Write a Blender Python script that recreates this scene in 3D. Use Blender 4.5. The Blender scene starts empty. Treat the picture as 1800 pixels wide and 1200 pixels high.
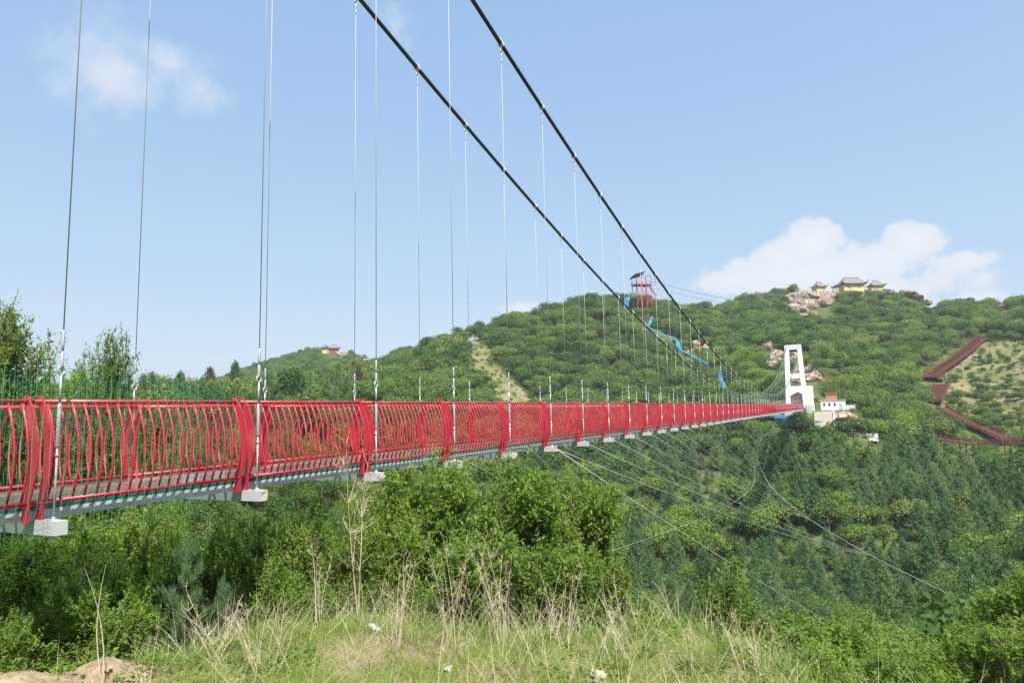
import bpy, math, random
import numpy as np
from mathutils import Vector, Matrix, noise as mnoise

# ------------------------------------------------------------------ camera, sky, sun, exposure
FOCAL, YAW, PITCH, ROLL = 1200.0, 0.43945, 0.11783, -0.02386      # pixels of an 1800 px wide frame, radians
def camera_axes():
    fw = np.array([-math.sin(YAW)*math.cos(PITCH), math.cos(YAW)*math.cos(PITCH), math.sin(PITCH)])
    rt = np.array([math.cos(YAW), math.sin(YAW), 0.0]); up = np.cross(rt, fw)
    c, s = math.cos(ROLL), math.sin(ROLL)
    return c*rt + s*up, -s*rt + c*up, fw
CR, CU, CF = camera_axes()
scene = bpy.context.scene
C = scene.collection
cd = bpy.data.cameras.new('camera'); cam = bpy.data.objects.new('camera', cd); C.objects.link(cam)
cd.sensor_width = 36.0; cd.lens = 24.0; cd.clip_start = 0.05; cd.clip_end = 9000
cam.matrix_world = Matrix(((CR[0], CU[0], -CF[0], 0), (CR[1], CU[1], -CF[1], 0), (CR[2], CU[2], -CF[2], 0), (0, 0, 0, 1)))
scene.camera = cam
scene.view_settings.view_transform = 'Standard'; scene.view_settings.look = 'None'
scene.view_settings.gamma = 1.0; scene.view_settings.use_curve_mapping = False
scene.view_settings.exposure = 0.92
scene.cycles.use_denoising = True; scene.cycles.denoising_prefilter = 'ACCURATE'
scene.cycles.max_bounces = 6; scene.cycles.transparent_max_bounces = 8
scene.cycles.diffuse_bounces = 3; scene.cycles.glossy_bounces = 3; scene.cycles.transmission_bounces = 4
SUN_EL, SUN_AZ = math.radians(57), math.radians(136)               # azimuth clockwise from +Y (along the bridge)
sd = Vector((math.cos(SUN_EL)*math.sin(SUN_AZ), math.cos(SUN_EL)*math.cos(SUN_AZ), math.sin(SUN_EL)))
sl = bpy.data.lights.new('sun', 'SUN'); sl.energy = 5.0; sl.angle = math.radians(0.53); sl.color = (1.0, 0.955, 0.89)
so = bpy.data.objects.new('sun', sl); C.objects.link(so); so.rotation_euler = sd.to_track_quat('Z', 'Y').to_euler()

def ray(x, y):
    v = CR*(x-900)/FOCAL - CU*(y-600)/FOCAL + CF
    return v/np.linalg.norm(v)
def pix(P):
    P = np.atleast_2d(P); z = P @ CF
    return 900 + FOCAL*(P @ CR)/z, 600 - FOCAL*(P @ CU)/z, z

world = bpy.data.worlds.new('World'); scene.world = world; world.use_nodes = True
SKY_STRENGTH = 0.138
HAZE = 0.0002
def build_world():
    nt = world.node_tree; N, L = nt.nodes, nt.links; N.clear()
    out = N.new('ShaderNodeOutputWorld'); bg = N.new('ShaderNodeBackground'); bg.inputs['Strength'].default_value = SKY_STRENGTH
    sky = N.new('ShaderNodeTexSky'); sky.sky_type = 'NISHITA'; sky.sun_disc = False
    sky.sun_elevation = SUN_EL; sky.sun_rotation = SUN_AZ
    sky.altitude = 300; sky.air_density = 1.0; sky.dust_density = 2.5; sky.ozone_density = 1.0
    tc = N.new('ShaderNodeTexCoord')
    def val(v):
        n = N.new('ShaderNodeValue'); n.outputs[0].default_value = v; return n.outputs[0]
    def m(op, a, b=None, c=None):
        n = N.new('ShaderNodeMath'); n.operation = op
        for i, q in enumerate((a, b, c)):
            if q is None: continue
            if isinstance(q, (int, float)): n.inputs[i].default_value = q
            else: L.new(q, n.inputs[i])
        return n.outputs[0]
    def dot(v):
        n = N.new('ShaderNodeVectorMath'); n.operation = 'DOT_PRODUCT'; L.new(tc.outputs['Generated'], n.inputs[0]); n.inputs[1].default_value = tuple(v)
        return n.outputs['Value']
    def noise_tex(scale, detail, rough, off=0.0):
        mp = N.new('ShaderNodeMapping'); mp.inputs['Location'].default_value = (off, off*.7, off*1.3); L.new(tc.outputs['Generated'], mp.inputs['Vector'])
        n = N.new('ShaderNodeTexNoise'); n.inputs['Scale'].default_value = scale; n.inputs['Detail'].default_value = detail; n.inputs['Roughness'].default_value = rough
        L.new(mp.outputs['Vector'], n.inputs['Vector']); return n.outputs['Fac']
    def cloud_field(centre, blobs, amp, nscale, soft, lo=0.0, off=0.0):
        c = ray(*centre); r = np.cross(c, (0, 0, 1.0)); r /= np.linalg.norm(r); u = np.cross(r, c)
        dc = m('MAXIMUM', dot(c), 0.05); U = m('DIVIDE', dot(r), dc); V = m('DIVIDE', dot(u), dc)
        best = None
        for (bx, by, ax, ay, w) in blobs:
            v = ray(bx, by); u0 = (v@r)/(v@c); v0 = (v@u)/(v@c)
            du = m('DIVIDE', m('SUBTRACT', U, u0), ax/FOCAL); dv = m('DIVIDE', m('SUBTRACT', V, v0), ay/FOCAL)
            d = m('SQRT', m('ADD', m('MULTIPLY', du, du), m('MULTIPLY', dv, dv)))
            q = m('MULTIPLY', m('MAXIMUM', m('SUBTRACT', 1.0, d), -1.0), w)
            best = q if best is None else m('MAXIMUM', best, q)
        f = m('ADD', m('MULTIPLY', m('SUBTRACT', noise_tex(nscale, 9, .62, off), .5), amp), best)
        n = N.new('ShaderNodeMapRange'); n.interpolation_type = 'SMOOTHSTEP'; L.new(f, n.inputs['Value'])
        n.inputs['From Min'].default_value = lo; n.inputs['From Max'].default_value = lo+soft
        return n.outputs['Result'], f
    cum, fld = cloud_field((1470, 460), [(1420, 482, 200, 50, .95), (1426, 430, 56, 52, 1.1), (1372, 452, 60, 34, .9), (1604, 424, 50, 34, .95), (1565, 448, 60, 34, .8), (1500, 476, 120, 36, .9), (1290, 496, 80, 30, .8), (1697, 458, 46, 20, .7), (1460, 515, 260, 40, .6), (1700, 528, 90, 16, .4), (925, 542, 60, 18, .4)], 1.1, 28, .3, off=3.1)
    wis, _ = cloud_field((250, 130), [(195, 125, 100, 85, .62), (290, 108, 110, 50, .42), (350, 155, 60, 60, .4), (685, 30, 50, 75, .36)], 1.15, 18, .7, lo=-.02, off=1.7)
    cum = m('MULTIPLY', cum, .93); wis = m('MULTIPLY', wis, .8)
    mx1 = N.new('ShaderNodeMix'); mx1.data_type = 'RGBA'; mx2 = N.new('ShaderNodeMix'); mx2.data_type = 'RGBA'
    sep = N.new('ShaderNodeSeparateColor'); tint = N.new('ShaderNodeCombineColor'); L.new(sky.outputs['Color'], sep.inputs[0])
    for ch, (g, k) in enumerate(((.55, 1.25), (.38, 1.69), (.17, 2.68))):   # a hazy summer sky: even, pale and without a hard horizon glow
        L.new(m('MULTIPLY', m('POWER', sep.outputs[ch], g), k), tint.inputs[ch])
    L.new(wis, mx1.inputs['Factor']); L.new(tint.outputs[0], mx1.inputs[6]); mx1.inputs[7].default_value = (3.0, 3.2, 3.55, 1)
    ramp = N.new('ShaderNodeMix'); ramp.data_type = 'RGBA'; ramp.inputs[6].default_value = (2.95, 3.18, 3.5, 1); ramp.inputs[7].default_value = (3.4, 3.48, 3.68, 1)
    mr = N.new('ShaderNodeMapRange'); L.new(fld, mr.inputs['Value']); mr.inputs['From Min'].default_value = .1; mr.inputs['From Max'].default_value = .9; L.new(mr.outputs['Result'], ramp.inputs['Factor'])
    L.new(cum, mx2.inputs['Factor']); L.new(mx1.outputs[2], mx2.inputs[6]); L.new(ramp.outputs[2], mx2.inputs[7])
    L.new(mx2.outputs[2], bg.inputs['Color']); L.new(bg.outputs['Background'], out.inputs['Surface'])
build_world()

# ------------------------------------------------------------------ helpers
rng = np.random.default_rng(11); random.seed(5)
def tag(o, label=None, cat=None, group=None, kind=None):
    if label: o['label'] = label
    if cat: o['category'] = cat
    if group: o['group'] = group
    if kind: o['kind'] = kind
    return o
def link(o, parent=None):
    C.objects.link(o)
    if parent is not None: o.parent = parent
    return o
def empty(name, loc=(0, 0, 0), rz=0.0, parent=None):
    o = bpy.data.objects.new(name, None); o.location = loc; o.rotation_euler = (0, 0, rz); o.empty_display_size = .2
    return link(o, parent)
def inst(name, mesh, parent=None, loc=(0, 0, 0), rot=(0, 0, 0), sc=(1, 1, 1)):
    o = bpy.data.objects.new(name, mesh); o.location = loc; o.rotation_euler = rot; o.scale = sc
    return link(o, parent)
def np_mesh(name, V, F, mats, mi=None, smooth=False):
    """V (n,3); F (m,k) equal-sized faces"""
    me = bpy.data.meshes.new(name); V = np.ascontiguousarray(V, np.float32); F = np.ascontiguousarray(F, np.int32)
    n, k = F.shape
    me.vertices.add(len(V)); me.vertices.foreach_set('co', V.ravel())
    me.loops.add(n*k); me.loops.foreach_set('vertex_index', F.ravel())
    me.polygons.add(n); me.polygons.foreach_set('loop_start', np.arange(0, n*k, k, dtype=np.int32))
    for mt in (mats if isinstance(mats, (list, tuple)) else [mats]): me.materials.append(mt)
    if mi is not None: me.polygons.foreach_set('material_index', np.ascontiguousarray(mi, np.int32))
    me.update(calc_edges=True)
    if smooth: me.polygons.foreach_set('use_smooth', np.ones(n, bool))
    return me
class MB:
    def __init__(s): s.v, s.f, s.m = [], [], []
    def add(s, vs, fs, mi=0):
        b = len(s.v); s.v += [tuple(v) for v in vs]; s.f += [tuple(b+i for i in f) for f in fs]; s.m += [mi]*len(fs); return s
    def box(s, c, h, ax=None, mi=0):
        """centre c, half sizes h, optional 3 axes"""
        c = Vector(c); A = ax or (Vector((1, 0, 0)), Vector((0, 1, 0)), Vector((0, 0, 1)))
        vs = [c + A[0]*h[0]*i + A[1]*h[1]*j + A[2]*h[2]*k for k in (-1, 1) for j in (-1, 1) for i in (-1, 1)]
        return s.add(vs, [(0, 2, 3, 1), (4, 5, 7, 6), (0, 1, 5, 4), (2, 6, 7, 3), (0, 4, 6, 2), (1, 3, 7, 5)], mi)
    def bar(s, a, b, w, h, mi=0, up=(0, 0, 1)):
        a, b = Vector(a), Vector(b); t = (b-a); L = t.length; t.normalize()
        up = Vector(up)
        if abs(t.dot(up)) > .98: up = Vector((0, 1, 0))
        x = t.cross(up).normalized(); z = x.cross(t)
        return s.box((a+b)/2, (w/2, L/2, h/2), (x, t, z), mi)
    def tube(s, pts, r, n=6, mi=0, cap=True):
        pts = [Vector(p) for p in pts]; R = r if isinstance(r, (list, tuple)) else [r]*len(pts)
        b = len(s.v); u = None
        for i, p in enumerate(pts):
            t = (pts[min(i+1, len(pts)-1)] - pts[max(i-1, 0)]).normalized()
            if u is None: u = t.orthogonal().normalized()
            u = (u - t*u.dot(t)).normalized(); w = t.cross(u)
            for k in range(n):
                a = 2*math.pi*k/n; s.v.append(tuple(p + (u*math.cos(a) + w*math.sin(a))*R[i]))
        for i in range(len(pts)-1):
            for k in range(n):
                k2 = (k+1) % n; s.f.append((b+i*n+k, b+i*n+k2, b+(i+1)*n+k2, b+(i+1)*n+k)); s.m.append(mi)
        if cap:
            s.f.append(tuple(b+k for k in reversed(range(n)))); s.m.append(mi)
            e = b+(len(pts)-1)*n; s.f.append(tuple(e+k for k in range(n))); s.m.append(mi)
        return s
    def prism(s, poly, z0, z1, mi=0):
        n = len(poly); vs = [(x, y, z0) for x, y in poly] + [(x, y, z1) for x, y in poly]
        return s.add(vs, [tuple(reversed(range(n))), tuple(range(n, 2*n))] + [(i, (i+1) % n, n+(i+1) % n, n+i) for i in range(n)], mi)
    def mesh(s, name, mats, smooth=False, shift=None):
        me = bpy.data.meshes.new(name); v = s.v
        if shift is not None: v = [(a-shift[0], b-shift[1], c-shift[2]) for a, b, c in v]
        me.from_pydata(v, [], s.f)
        for mt in (mats if isinstance(mats, (list, tuple)) else [mats]): me.materials.append(mt)
        me.polygons.foreach_set('material_index', s.m)
        if smooth: me.polygons.foreach_set('use_smooth', [True]*len(s.f))
        me.update(); return me
    def obj(s, name, mats, parent=None, smooth=False):
        return inst(name, s.mesh(name, mats, smooth), parent)

def mat(name, col, rough=.6, metal=0.0, var=.12, vscale=3.0, bump=0.0, bscale=20.0, col2=None, c2scale=2.0, c2lo=.5, c2hi=.6, spec=.5, coord='Object', obj_rand=0.0):
    m = bpy.data.materials.new(name); m.use_nodes = True; nt = m.node_tree; N, L = nt.nodes, nt.links
    b = N['Principled BSDF']; b.inputs['Roughness'].default_value = rough; b.inputs['Metallic'].default_value = metal; b.inputs['Specular IOR Level'].default_value = spec
    if coord == 'World':
        ge = N.new('ShaderNodeNewGeometry'); vec = ge.outputs['Position']
    else:
        tc = N.new('ShaderNodeTexCoord'); vec = tc.outputs['Object']
    def nz(scale, det=5):
        n = N.new('ShaderNodeTexNoise'); n.inputs['Scale'].default_value = scale; n.inputs['Detail'].default_value = det; L.new(vec, n.inputs['Vector']); return n.outputs['Fac']
    def mixc(f, a, c, bt='MIX'):
        x = N.new('ShaderNodeMix'); x.data_type = 'RGBA'; x.blend_type = bt
        for i, q in ((0, f), (6, a), (7, c)):
            if isinstance(q, (tuple, list)): x.inputs[i].default_value = tuple(q)[:3] + (1,)
            elif isinstance(q, (int, float)): x.inputs[i].default_value = q
            else: L.new(q, x.inputs[i])
        return x.outputs[2]
    lo = tuple(c*(1-var) for c in col); hi = tuple(min(1, c*(1+var)) for c in col)
    base = mixc(nz(vscale), lo, hi)
    if col2 is not None:
        r = N.new('ShaderNodeMapRange'); L.new(nz(c2scale, 8), r.inputs['Value']); r.inputs['From Min'].default_value = c2lo; r.inputs['From Max'].default_value = c2hi
        base = mixc(r.outputs['Result'], base, col2)
    if obj_rand:
        oi = N.new('ShaderNodeObjectInfo'); r = N.new('ShaderNodeMapRange'); L.new(oi.outputs['Random'], r.inputs['Value'])
        r.inputs['To Min'].default_value = 1-obj_rand; r.inputs['To Max'].default_value = 1+obj_rand
        cm = N.new('ShaderNodeCombineColor')
        for i in range(3): L.new(r.outputs['Result'], cm.inputs[i])
        base = mixc(1.0, base, cm.outputs['Color'], 'MULTIPLY')
    L.new(base, b.inputs['Base Color'])
    if bump:
        bp = N.new('ShaderNodeBump'); bp.inputs['Strength'].default_value = bump; bp.inputs['Distance'].default_value = .02; L.new(nz(bscale, 6), bp.inputs['Height']); L.new(bp.outputs['Normal'], b.inputs['Normal'])
    return m
def leaf_mat(name, c1, c2, c3=None, trans=.3, nscale=.6, rnd=.5):
    """foliage: colour drifts by plant (Random) and by position within it; light passes through"""
    m = bpy.data.materials.new(name); m.use_nodes = True; nt = m.node_tree; N, L = nt.nodes, nt.links; N.clear()
    out = N.new('ShaderNodeOutputMaterial'); ge = N.new('ShaderNodeNewGeometry'); oi = N.new('ShaderNodeObjectInfo')
    n = N.new('ShaderNodeTexNoise'); n.inputs['Scale'].default_value = nscale; n.inputs['Detail'].default_value = 4; L.new(ge.outputs['Position'], n.inputs['Vector'])
    a = N.new('ShaderNodeMath'); a.operation = 'MULTIPLY'; L.new(oi.outputs['Random'], a.inputs[0]); a.inputs[1].default_value = rnd
    b = N.new('ShaderNodeMath'); b.operation = 'MULTIPLY_ADD'; L.new(n.outputs['Fac'], b.inputs[0]); b.inputs[1].default_value = 1.6; b.inputs[2].default_value = -.55-rnd/2
    ri = N.new('ShaderNodeMath'); ri.operation = 'MULTIPLY_ADD'; L.new(ge.outputs['Random Per Island'], ri.inputs[0]); ri.inputs[1].default_value = .5; L.new(b.outputs[0], ri.inputs[2])
    s = N.new('ShaderNodeMath'); s.operation = 'ADD'; s.use_clamp = True; L.new(a.outputs[0], s.inputs[0]); L.new(ri.outputs[0], s.inputs[1])
    r = N.new('ShaderNodeValToRGB'); L.new(s.outputs[0], r.inputs['Fac']); r.color_ramp.elements[0].color = c1 + (1,); r.color_ramp.elements[1].color = c2 + (1,)
    if c3: e = r.color_ramp.elements.new(.86); e.color = c2 + (1,); r.color_ramp.elements[2].color = c3 + (1,)
    p = N.new('ShaderNodeBsdfPrincipled'); p.inputs['Roughness'].default_value = .55; p.inputs['Specular IOR Level'].default_value = .25; L.new(r.outputs['Color'], p.inputs['Base Color'])
    t = N.new('ShaderNodeBsdfTranslucent'); g = N.new('ShaderNodeMix'); g.data_type = 'RGBA'; g.blend_type = 'MULTIPLY'; g.inputs['Factor'].default_value = 1
    L.new(r.outputs['Color'], g.inputs[6]); g.inputs[7].default_value = (1.25, 1.2, .5, 1); L.new(g.outputs[2], t.inputs['Color'])
    mx = N.new('ShaderNodeMixShader'); mx.inputs[0].default_value = trans; L.new(p.outputs[0], mx.inputs[1]); L.new(t.outputs[0], mx.inputs[2]); L.new(mx.outputs[0], out.inputs['Surface'])
    return m

RED = mat('red_paint', (.37, .019, .034), .42, var=.22, vscale=4, col2=(.44, .10, .11), c2scale=3.1, c2lo=.54, c2hi=.75, spec=.6, coord='World')
STEEL = mat('white_painted_steel', (.43, .45, .455), .5, var=.12, vscale=3, col2=(.27, .25, .22), c2scale=5, c2lo=.56, c2hi=.78, coord='World')
RUSTY = mat('rust_streaked_steel', (.52, .5, .46), .6, var=.1, col2=(.25, .11, .05), c2scale=9, c2lo=.5, c2hi=.62, coord='World')
GALV = mat('galvanised_steel', (.50, .52, .53), .38, .55, var=.1, vscale=14, coord='World')
CABLE = mat('black_cable_sheath', (.03, .035, .034), .33, var=.15, vscale=8, coord='World')
WIRE = mat('steel_wire_rope', (.36, .365, .37), .7, .0, var=.1, vscale=30, coord='World')
GREENWIRE = mat('green_coated_wire', (.02, .26, .16), .45, var=.1)
GUY = mat('weathered_stay_cable', (.46, .47, .47), .6, .0, var=.1, vscale=5, coord='World')
WHITEWALL = mat('white_painted_concrete', (.80, .80, .79), .7, var=.04, vscale=.4, col2=(.66, .65, .62), c2scale=.5, c2lo=.58, c2hi=.8, coord='World')
BARK = mat('bark', (.12, .09, .065), .9, var=.3, vscale=12)
ROCK = mat('pale_granite', (.36, .28, .215), .9, var=.25, vscale=.9, bump=.8, bscale=1.6, col2=(.22, .18, .145), c2scale=.7, c2lo=.5, c2hi=.68, coord='World')
def add_cracks(m, scale=.55):
    nt = m.node_tree; N, L = nt.nodes, nt.links; b = N['Principled BSDF']; ge = N.new('ShaderNodeNewGeometry'); nz = N.new('ShaderNodeTexNoise'); nz.inputs['Scale'].default_value = .6; L.new(ge.outputs['Position'], nz.inputs['Vector'])
    mx = N.new('ShaderNodeMix'); mx.data_type = 'VECTOR'; mx.inputs[0].default_value = .12; L.new(ge.outputs['Position'], mx.inputs[4]); sc = N.new('ShaderNodeVectorMath'); sc.operation = 'SCALE'; sc.inputs['Scale'].default_value = 22; L.new(nz.outputs['Color'], sc.inputs[0]); L.new(sc.outputs[0], mx.inputs[5])
    vo = N.new('ShaderNodeTexVoronoi'); vo.feature = 'DISTANCE_TO_EDGE'; vo.inputs['Scale'].default_value = scale; L.new(mx.outputs[1], vo.inputs['Vector'])
    bp = N.new('ShaderNodeBump'); bp.inputs['Strength'].default_value = 1.0; bp.inputs['Distance'].default_value = .6; mr = N.new('ShaderNodeMapRange'); L.new(vo.outputs['Distance'], mr.inputs['Value']); mr.inputs['From Max'].default_value = .12
    L.new(mr.outputs['Result'], bp.inputs['Height'])
    old = b.inputs['Normal'].links[0].from_socket if b.inputs['Normal'].links else None
    if old: L.new(old, bp.inputs['Normal'])
    L.new(bp.outputs['Normal'], b.inputs['Normal'])
    src = b.inputs['Base Color'].links[0].from_socket; cm = N.new('ShaderNodeMix'); cm.data_type = 'RGBA'; cm.inputs[6].default_value = (.21, .165, .125, 1); L.new(mr.outputs['Result'], cm.inputs[0]); L.new(src, cm.inputs[7]); L.new(cm.outputs[2], b.inputs['Base Color'])
add_cracks(ROCK)
LEAF_BUSH = leaf_mat('shrub_leaves', (.105, .205, .033), (.215, .32, .06), (.30, .37, .10), .52, 1.1, .35)
LEAF_TREE = leaf_mat('broadleaf_leaves', (.05, .112, .027), (.125, .205, .05), (.185, .23, .06), .42, .045, 1.0)
LEAF_BRIGHT = leaf_mat('yellow_green_leaves', (.115, .20, .032), (.20, .285, .055), None, .45, .2, .5)
LEAF_PINE = leaf_mat('pine_needles', (.10, .19, .085), (.175, .275, .12), (.23, .30, .115), .42, .06, .9)
LEAF_DEAD = leaf_mat('withered_needles', (.11, .085, .04), (.17, .115, .06), None, .12, .3, .5)
DRY = leaf_mat('dry_stems', (.42, .35, .23), (.62, .55, .41), None, .1, 2.0, .4)

# ------------------------------------------------------------------ terrain: one sheet, a bank, a valley and wooded hills
def az_of(x):
    v = ray(x, 640); return math.degrees(math.atan2(v[0], v[1]))
def ztop(x, y, r, tree):                                            # ground height under a skyline of trees
    v = ray(x, y); return r*v[2]/math.hypot(v[0], v[1]) - tree + r*.007
# column: picture x -> [(distance, height)...]
def near(e, *z):                                                    # mound edge, then 8, 11, 15, 22, 35, 60 m
    e *= 1.06; return [(0.3, -1.64), (e*.6, -1.64), (e, -1.66), (e+1.0, -2.4)] + list(zip((8.5, 11, 15, 22, 35, 60), z))
COLS = [
 (-150, near(5.0, -3.6, -4.4, -5.0, -5.6, -6.5, -7) + [(100, -4), (150, 0), (260, 6), (500, 10)]),
 (0,    near(5.0, -3.8, -4.8, -5.6, -6.3, -7.2, -8) + [(90, -6), (125, ztop(0, 690, 125, 6)), (180, 2), (300, 8), (520, 14)]),
 (150,  near(5.1, -4.0, -5.2, -6.6, -8.0, -9.5, -10) + [(90, -6.5), (120, ztop(150, 682, 120, 6)), (170, 1), (300, 8), (520, 16)]),
 (300,  near(5.5, -4.2, -5.6, -7.4, -9.6, -12, -13) + [(90, -6), (125, ztop(300, 664, 125, 5.5)), (170, 0), (300, 10), (560, 20)]),
 (450,  near(5.9, -4.3, -5.8, -7.8, -10.6, -14.5, -18) + [(95, -14), (140, ztop(450, 655, 140, 5.5)), (190, 4), (300, 8), (480, 20), (640, ztop(450, 645, 640, 5)), (760, 30)]),
 (520,  near(6.0, -4.3, -5.8, -8.0, -11, -15.5, -20) + [(95, -17), (150, ztop(520, 662, 150, 5.5)), (200, 6), (300, 10), (520, 40), (640, ztop(520, 628, 640, 5)), (760, 40)]),
 (580,  near(6.0, -4.3, -5.8, -8.1, -11.3, -16, -21) + [(95, -18), (160, ztop(580, 672, 160, 7)), (220, 9), (300, 12), (520, 52), (640, ztop(580, 615, 640, 1)), (760, 50)]),
 (620,  near(6.0, -4.3, -5.8, -8.2, -11.6, -16.3, -21.6) + [(95, -19), (165, ztop(620, 668, 165, 7)), (230, 13), (300, 14), (520, 46), (640, ztop(620, 632, 640, 3)), (760, 45)]),
 (660,  near(6.0, -4.3, -5.8, -8.2, -11.8, -16.6, -22) + [(95, -20), (170, ztop(660, 672, 170, 6)), (265, ztop(660, 634, 265, 5.5)), (330, 18), (520, 40), (640, 48), (760, 40)]),
 (740,  near(5.9, -4.3, -5.8, -8.2, -12, -17, -23) + [(100, -22), (170, -2), (280, ztop(740, 602, 280, 5.5)), (350, 26), (560, 30)]),
 (830,  near(5.8, -4.3, -5.8, -8.2, -12, -17.5, -24.5) + [(100, -25), (170, -7), (230, 12), (305, ztop(830, 573, 305, 5)), (370, 30), (580, 20)]),
 (920,  near(5.7, -4.3, -5.9, -8.4, -12.2, -18, -25.5) + [(100, -28), (150, -19), (200, -4), (260, 20), (325, ztop(920, 549, 325, 5)), (400, 36), (600, 20)]),
 (1010, near(5.5, -4.3, -5.9, -8.5, -12.4, -18, -26) + [(100, -30), (150, -24), (200, -9), (260, 14), (340, ztop(1010, 527, 340, 5)), (420, 45), (600, 20)]),
 (1090, near(5.3, -4.3, -5.9, -8.5, -12.4, -18, -26) + [(100, -32), (145, -28), (195, -11), (255, 12), (310, 33), (355, ztop(1090, 517, 355, 5)), (430, 50), (640, 25)]),
 (1170, near(5.0, -4.2, -5.8, -8.4, -12.2, -17.6, -26) + [(100, -33), (145, -31), (190, -15), (250, 6), (310, 29), (365, ztop(1170, 527, 365, 5)), (440, 50), (640, 35)]),
 (1230, near(4.8, -4.2, -5.8, -8.3, -12, -17.2, -25.5) + [(100, -33.5), (145, -32), (185, -17), (215, -4), (260, 10), (320, 29), (400, ztop(1230, 541, 400, 5)), (470, 52), (640, 45)]),
 (1310, near(4.6, -4.1, -5.7, -8.2, -11.8, -16.8, -25) + [(100, -33.5), (145, -32), (180, -18), (205, -3), (255, 12), (330, 33), (470, ztop(1310, 521, 470, 4.5)), (540, 66), (700, 45)]),
 (1400, near(4.4, -4.0, -5.6, -8.0, -11.5, -16.2, -24.5) + [(100, -33), (145, -31), (178, -17), (194, -1.5), (206, .6), (226, 3), (262, 15), (340, 39), (475, ztop(1400, 517, 475, 6)), (540, 74), (700, 45)]),
 (1460, near(4.2, -3.9, -5.4, -7.8, -11.2, -15.8, -24) + [(100, -32), (145, -29), (180, -16), (203, -2.5), (215, .8), (235, 3), (270, 15), (345, 39), (470, ztop(1460, 513, 470, 4)), (540, 76), (700, 45)]),
 (1540, near(4.1, -3.8, -5.2, -7.5, -10.8, -15.2, -22.5) + [(100, -30), (145, -28), (190, -15), (215, -6), (240, 0), (262, 5), (320, 22), (380, 44), (465, ztop(1540, 513, 465, 4)), (540, 74), (700, 45)]),
 (1640, near(4.0, -3.6, -5.0, -7.2, -10.2, -14.6, -21) + [(100, -27), (145, -27), (200, -17), (250, -5), (300, 10), (380, 40), (455, ztop(1640, 536, 455, 4)), (530, 60), (700, 40)]),
 (1740, near(3.9, -3.4, -4.8, -6.8, -9.6, -13.6, -19) + [(100, -24), (150, -25), (200, -18), (250, -9), (300, 6), (370, 30), (440, ztop(1740, 545, 440, 4.5)), (520, 52), (700, 40)]),
 (1830, near(3.8, -3.2, -4.4, -6.2, -8.8, -12.6, -17.5) + [(100, -21), (150, -22), (200, -15), (250, -7), (300, 8), (370, 32), (430, ztop(1800, 527, 430, 5)), (520, 58), (700, 40)]),
 (2100, near(3.8, -2.8, -3.8, -5, -7, -10, -14) + [(100, -17), (150, -17), (200, -10), (250, -2), (300, 12), (400, 48), (520, 60), (700, 40)]),
]
AZ, PROF = [], []
RR = np.concatenate([np.geomspace(.3, 4, 30), np.geomspace(4.1, 14, 64), np.geomspace(14.3, 120, 90), np.geomspace(121.5, 700, 170), np.geomspace(740, 8000, 26)])
for x, pr in COLS:
    AZ.append(az_of(x)); r_, z_ = zip(*pr); PROF.append(np.interp(RR, list(r_) + [1500, 8000], list(z_) + [10, 0]))
back = np.interp(RR, [.3, 5, 12, 30, 80, 300, 1500, 8000], [-1.66, -1.6, -1.5, -1.2, 2, 14, 10, 0])
for a, w in ((AZ[0]-35, .8), (AZ[0]-80, 1.0), (AZ[-1]+35, .7), (AZ[-1]+80, 1.0)):
    src = PROF[0] if a < -60 else PROF[len(COLS)-1]
    PROF.append(src*(1-w) + back*w); AZ.append(a)
o_ = np.argsort(AZ); AZ = np.array(AZ)[o_]; PROF = np.array(PROF)[o_]
AA = np.concatenate([np.arange(-180, -74, 4.0), np.arange(-74, 24, .42), np.arange(24, 180.1, 4.0)]); AA[-1] = 180.0
ext = np.concatenate([AZ-360, AZ, AZ+360]); extP = np.concatenate([PROF, PROF, PROF])
GZ = np.empty((len(AA), len(RR)))
for k in range(len(RR)): GZ[:, k] = np.interp(AA, ext, extP[:, k])
for _ in range(26):                                                # round the creases
    g = GZ.copy(); fine = (AA > -73) & (AA < 23)
    g[1:-1] = np.where(fine[1:-1, None], (GZ[:-2] + 2*GZ[1:-1] + GZ[2:])/4, GZ[1:-1]); GZ = g
for _ in range(5):
    g = GZ.copy(); g[:, 31:-20] = (GZ[:, 30:-21] + 2*GZ[:, 31:-20] + GZ[:, 32:-19])/4; GZ = g
GZ[-1] = GZ[0]
GX = np.sin(np.radians(AA))[:, None]*RR[None]; GY = np.cos(np.radians(AA))[:, None]*RR[None]
PLAZA = (-4.0, 206.0, 16.0, 1.25)
def smooth01(t): t = np.clip(t, 0, 1); return t*t*(3-2*t)
def fbm(X, Y, s, seed=0.0, octv=4):
    out = np.zeros_like(X)
    fx = X.ravel(); fy = Y.ravel(); o = np.empty(len(fx))
    for i in range(len(fx)): o[i] = mnoise.fractal((fx[i]*s, fy[i]*s, seed), 1.0, 2.0, octv)
    return o.reshape(X.shape)
amp = np.interp(RR, [.3, 4, 10, 40, 150, 500, 1500], [.05, .16, .3, .6, 1.4, 2.2, 3])
scl = np.interp(RR, [.3, 10, 60, 300, 2000], [.9, .45, .09, .035, .01])
inview = np.where((AA > -76) & (AA < 26))[0]
for j in inview:
    for k in range(len(RR)):
        GZ[j, k] += amp[k]*mnoise.fractal((GX[j, k]*scl[k], GY[j, k]*scl[k], 2.2), 1.0, 2.0, 4)
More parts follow.
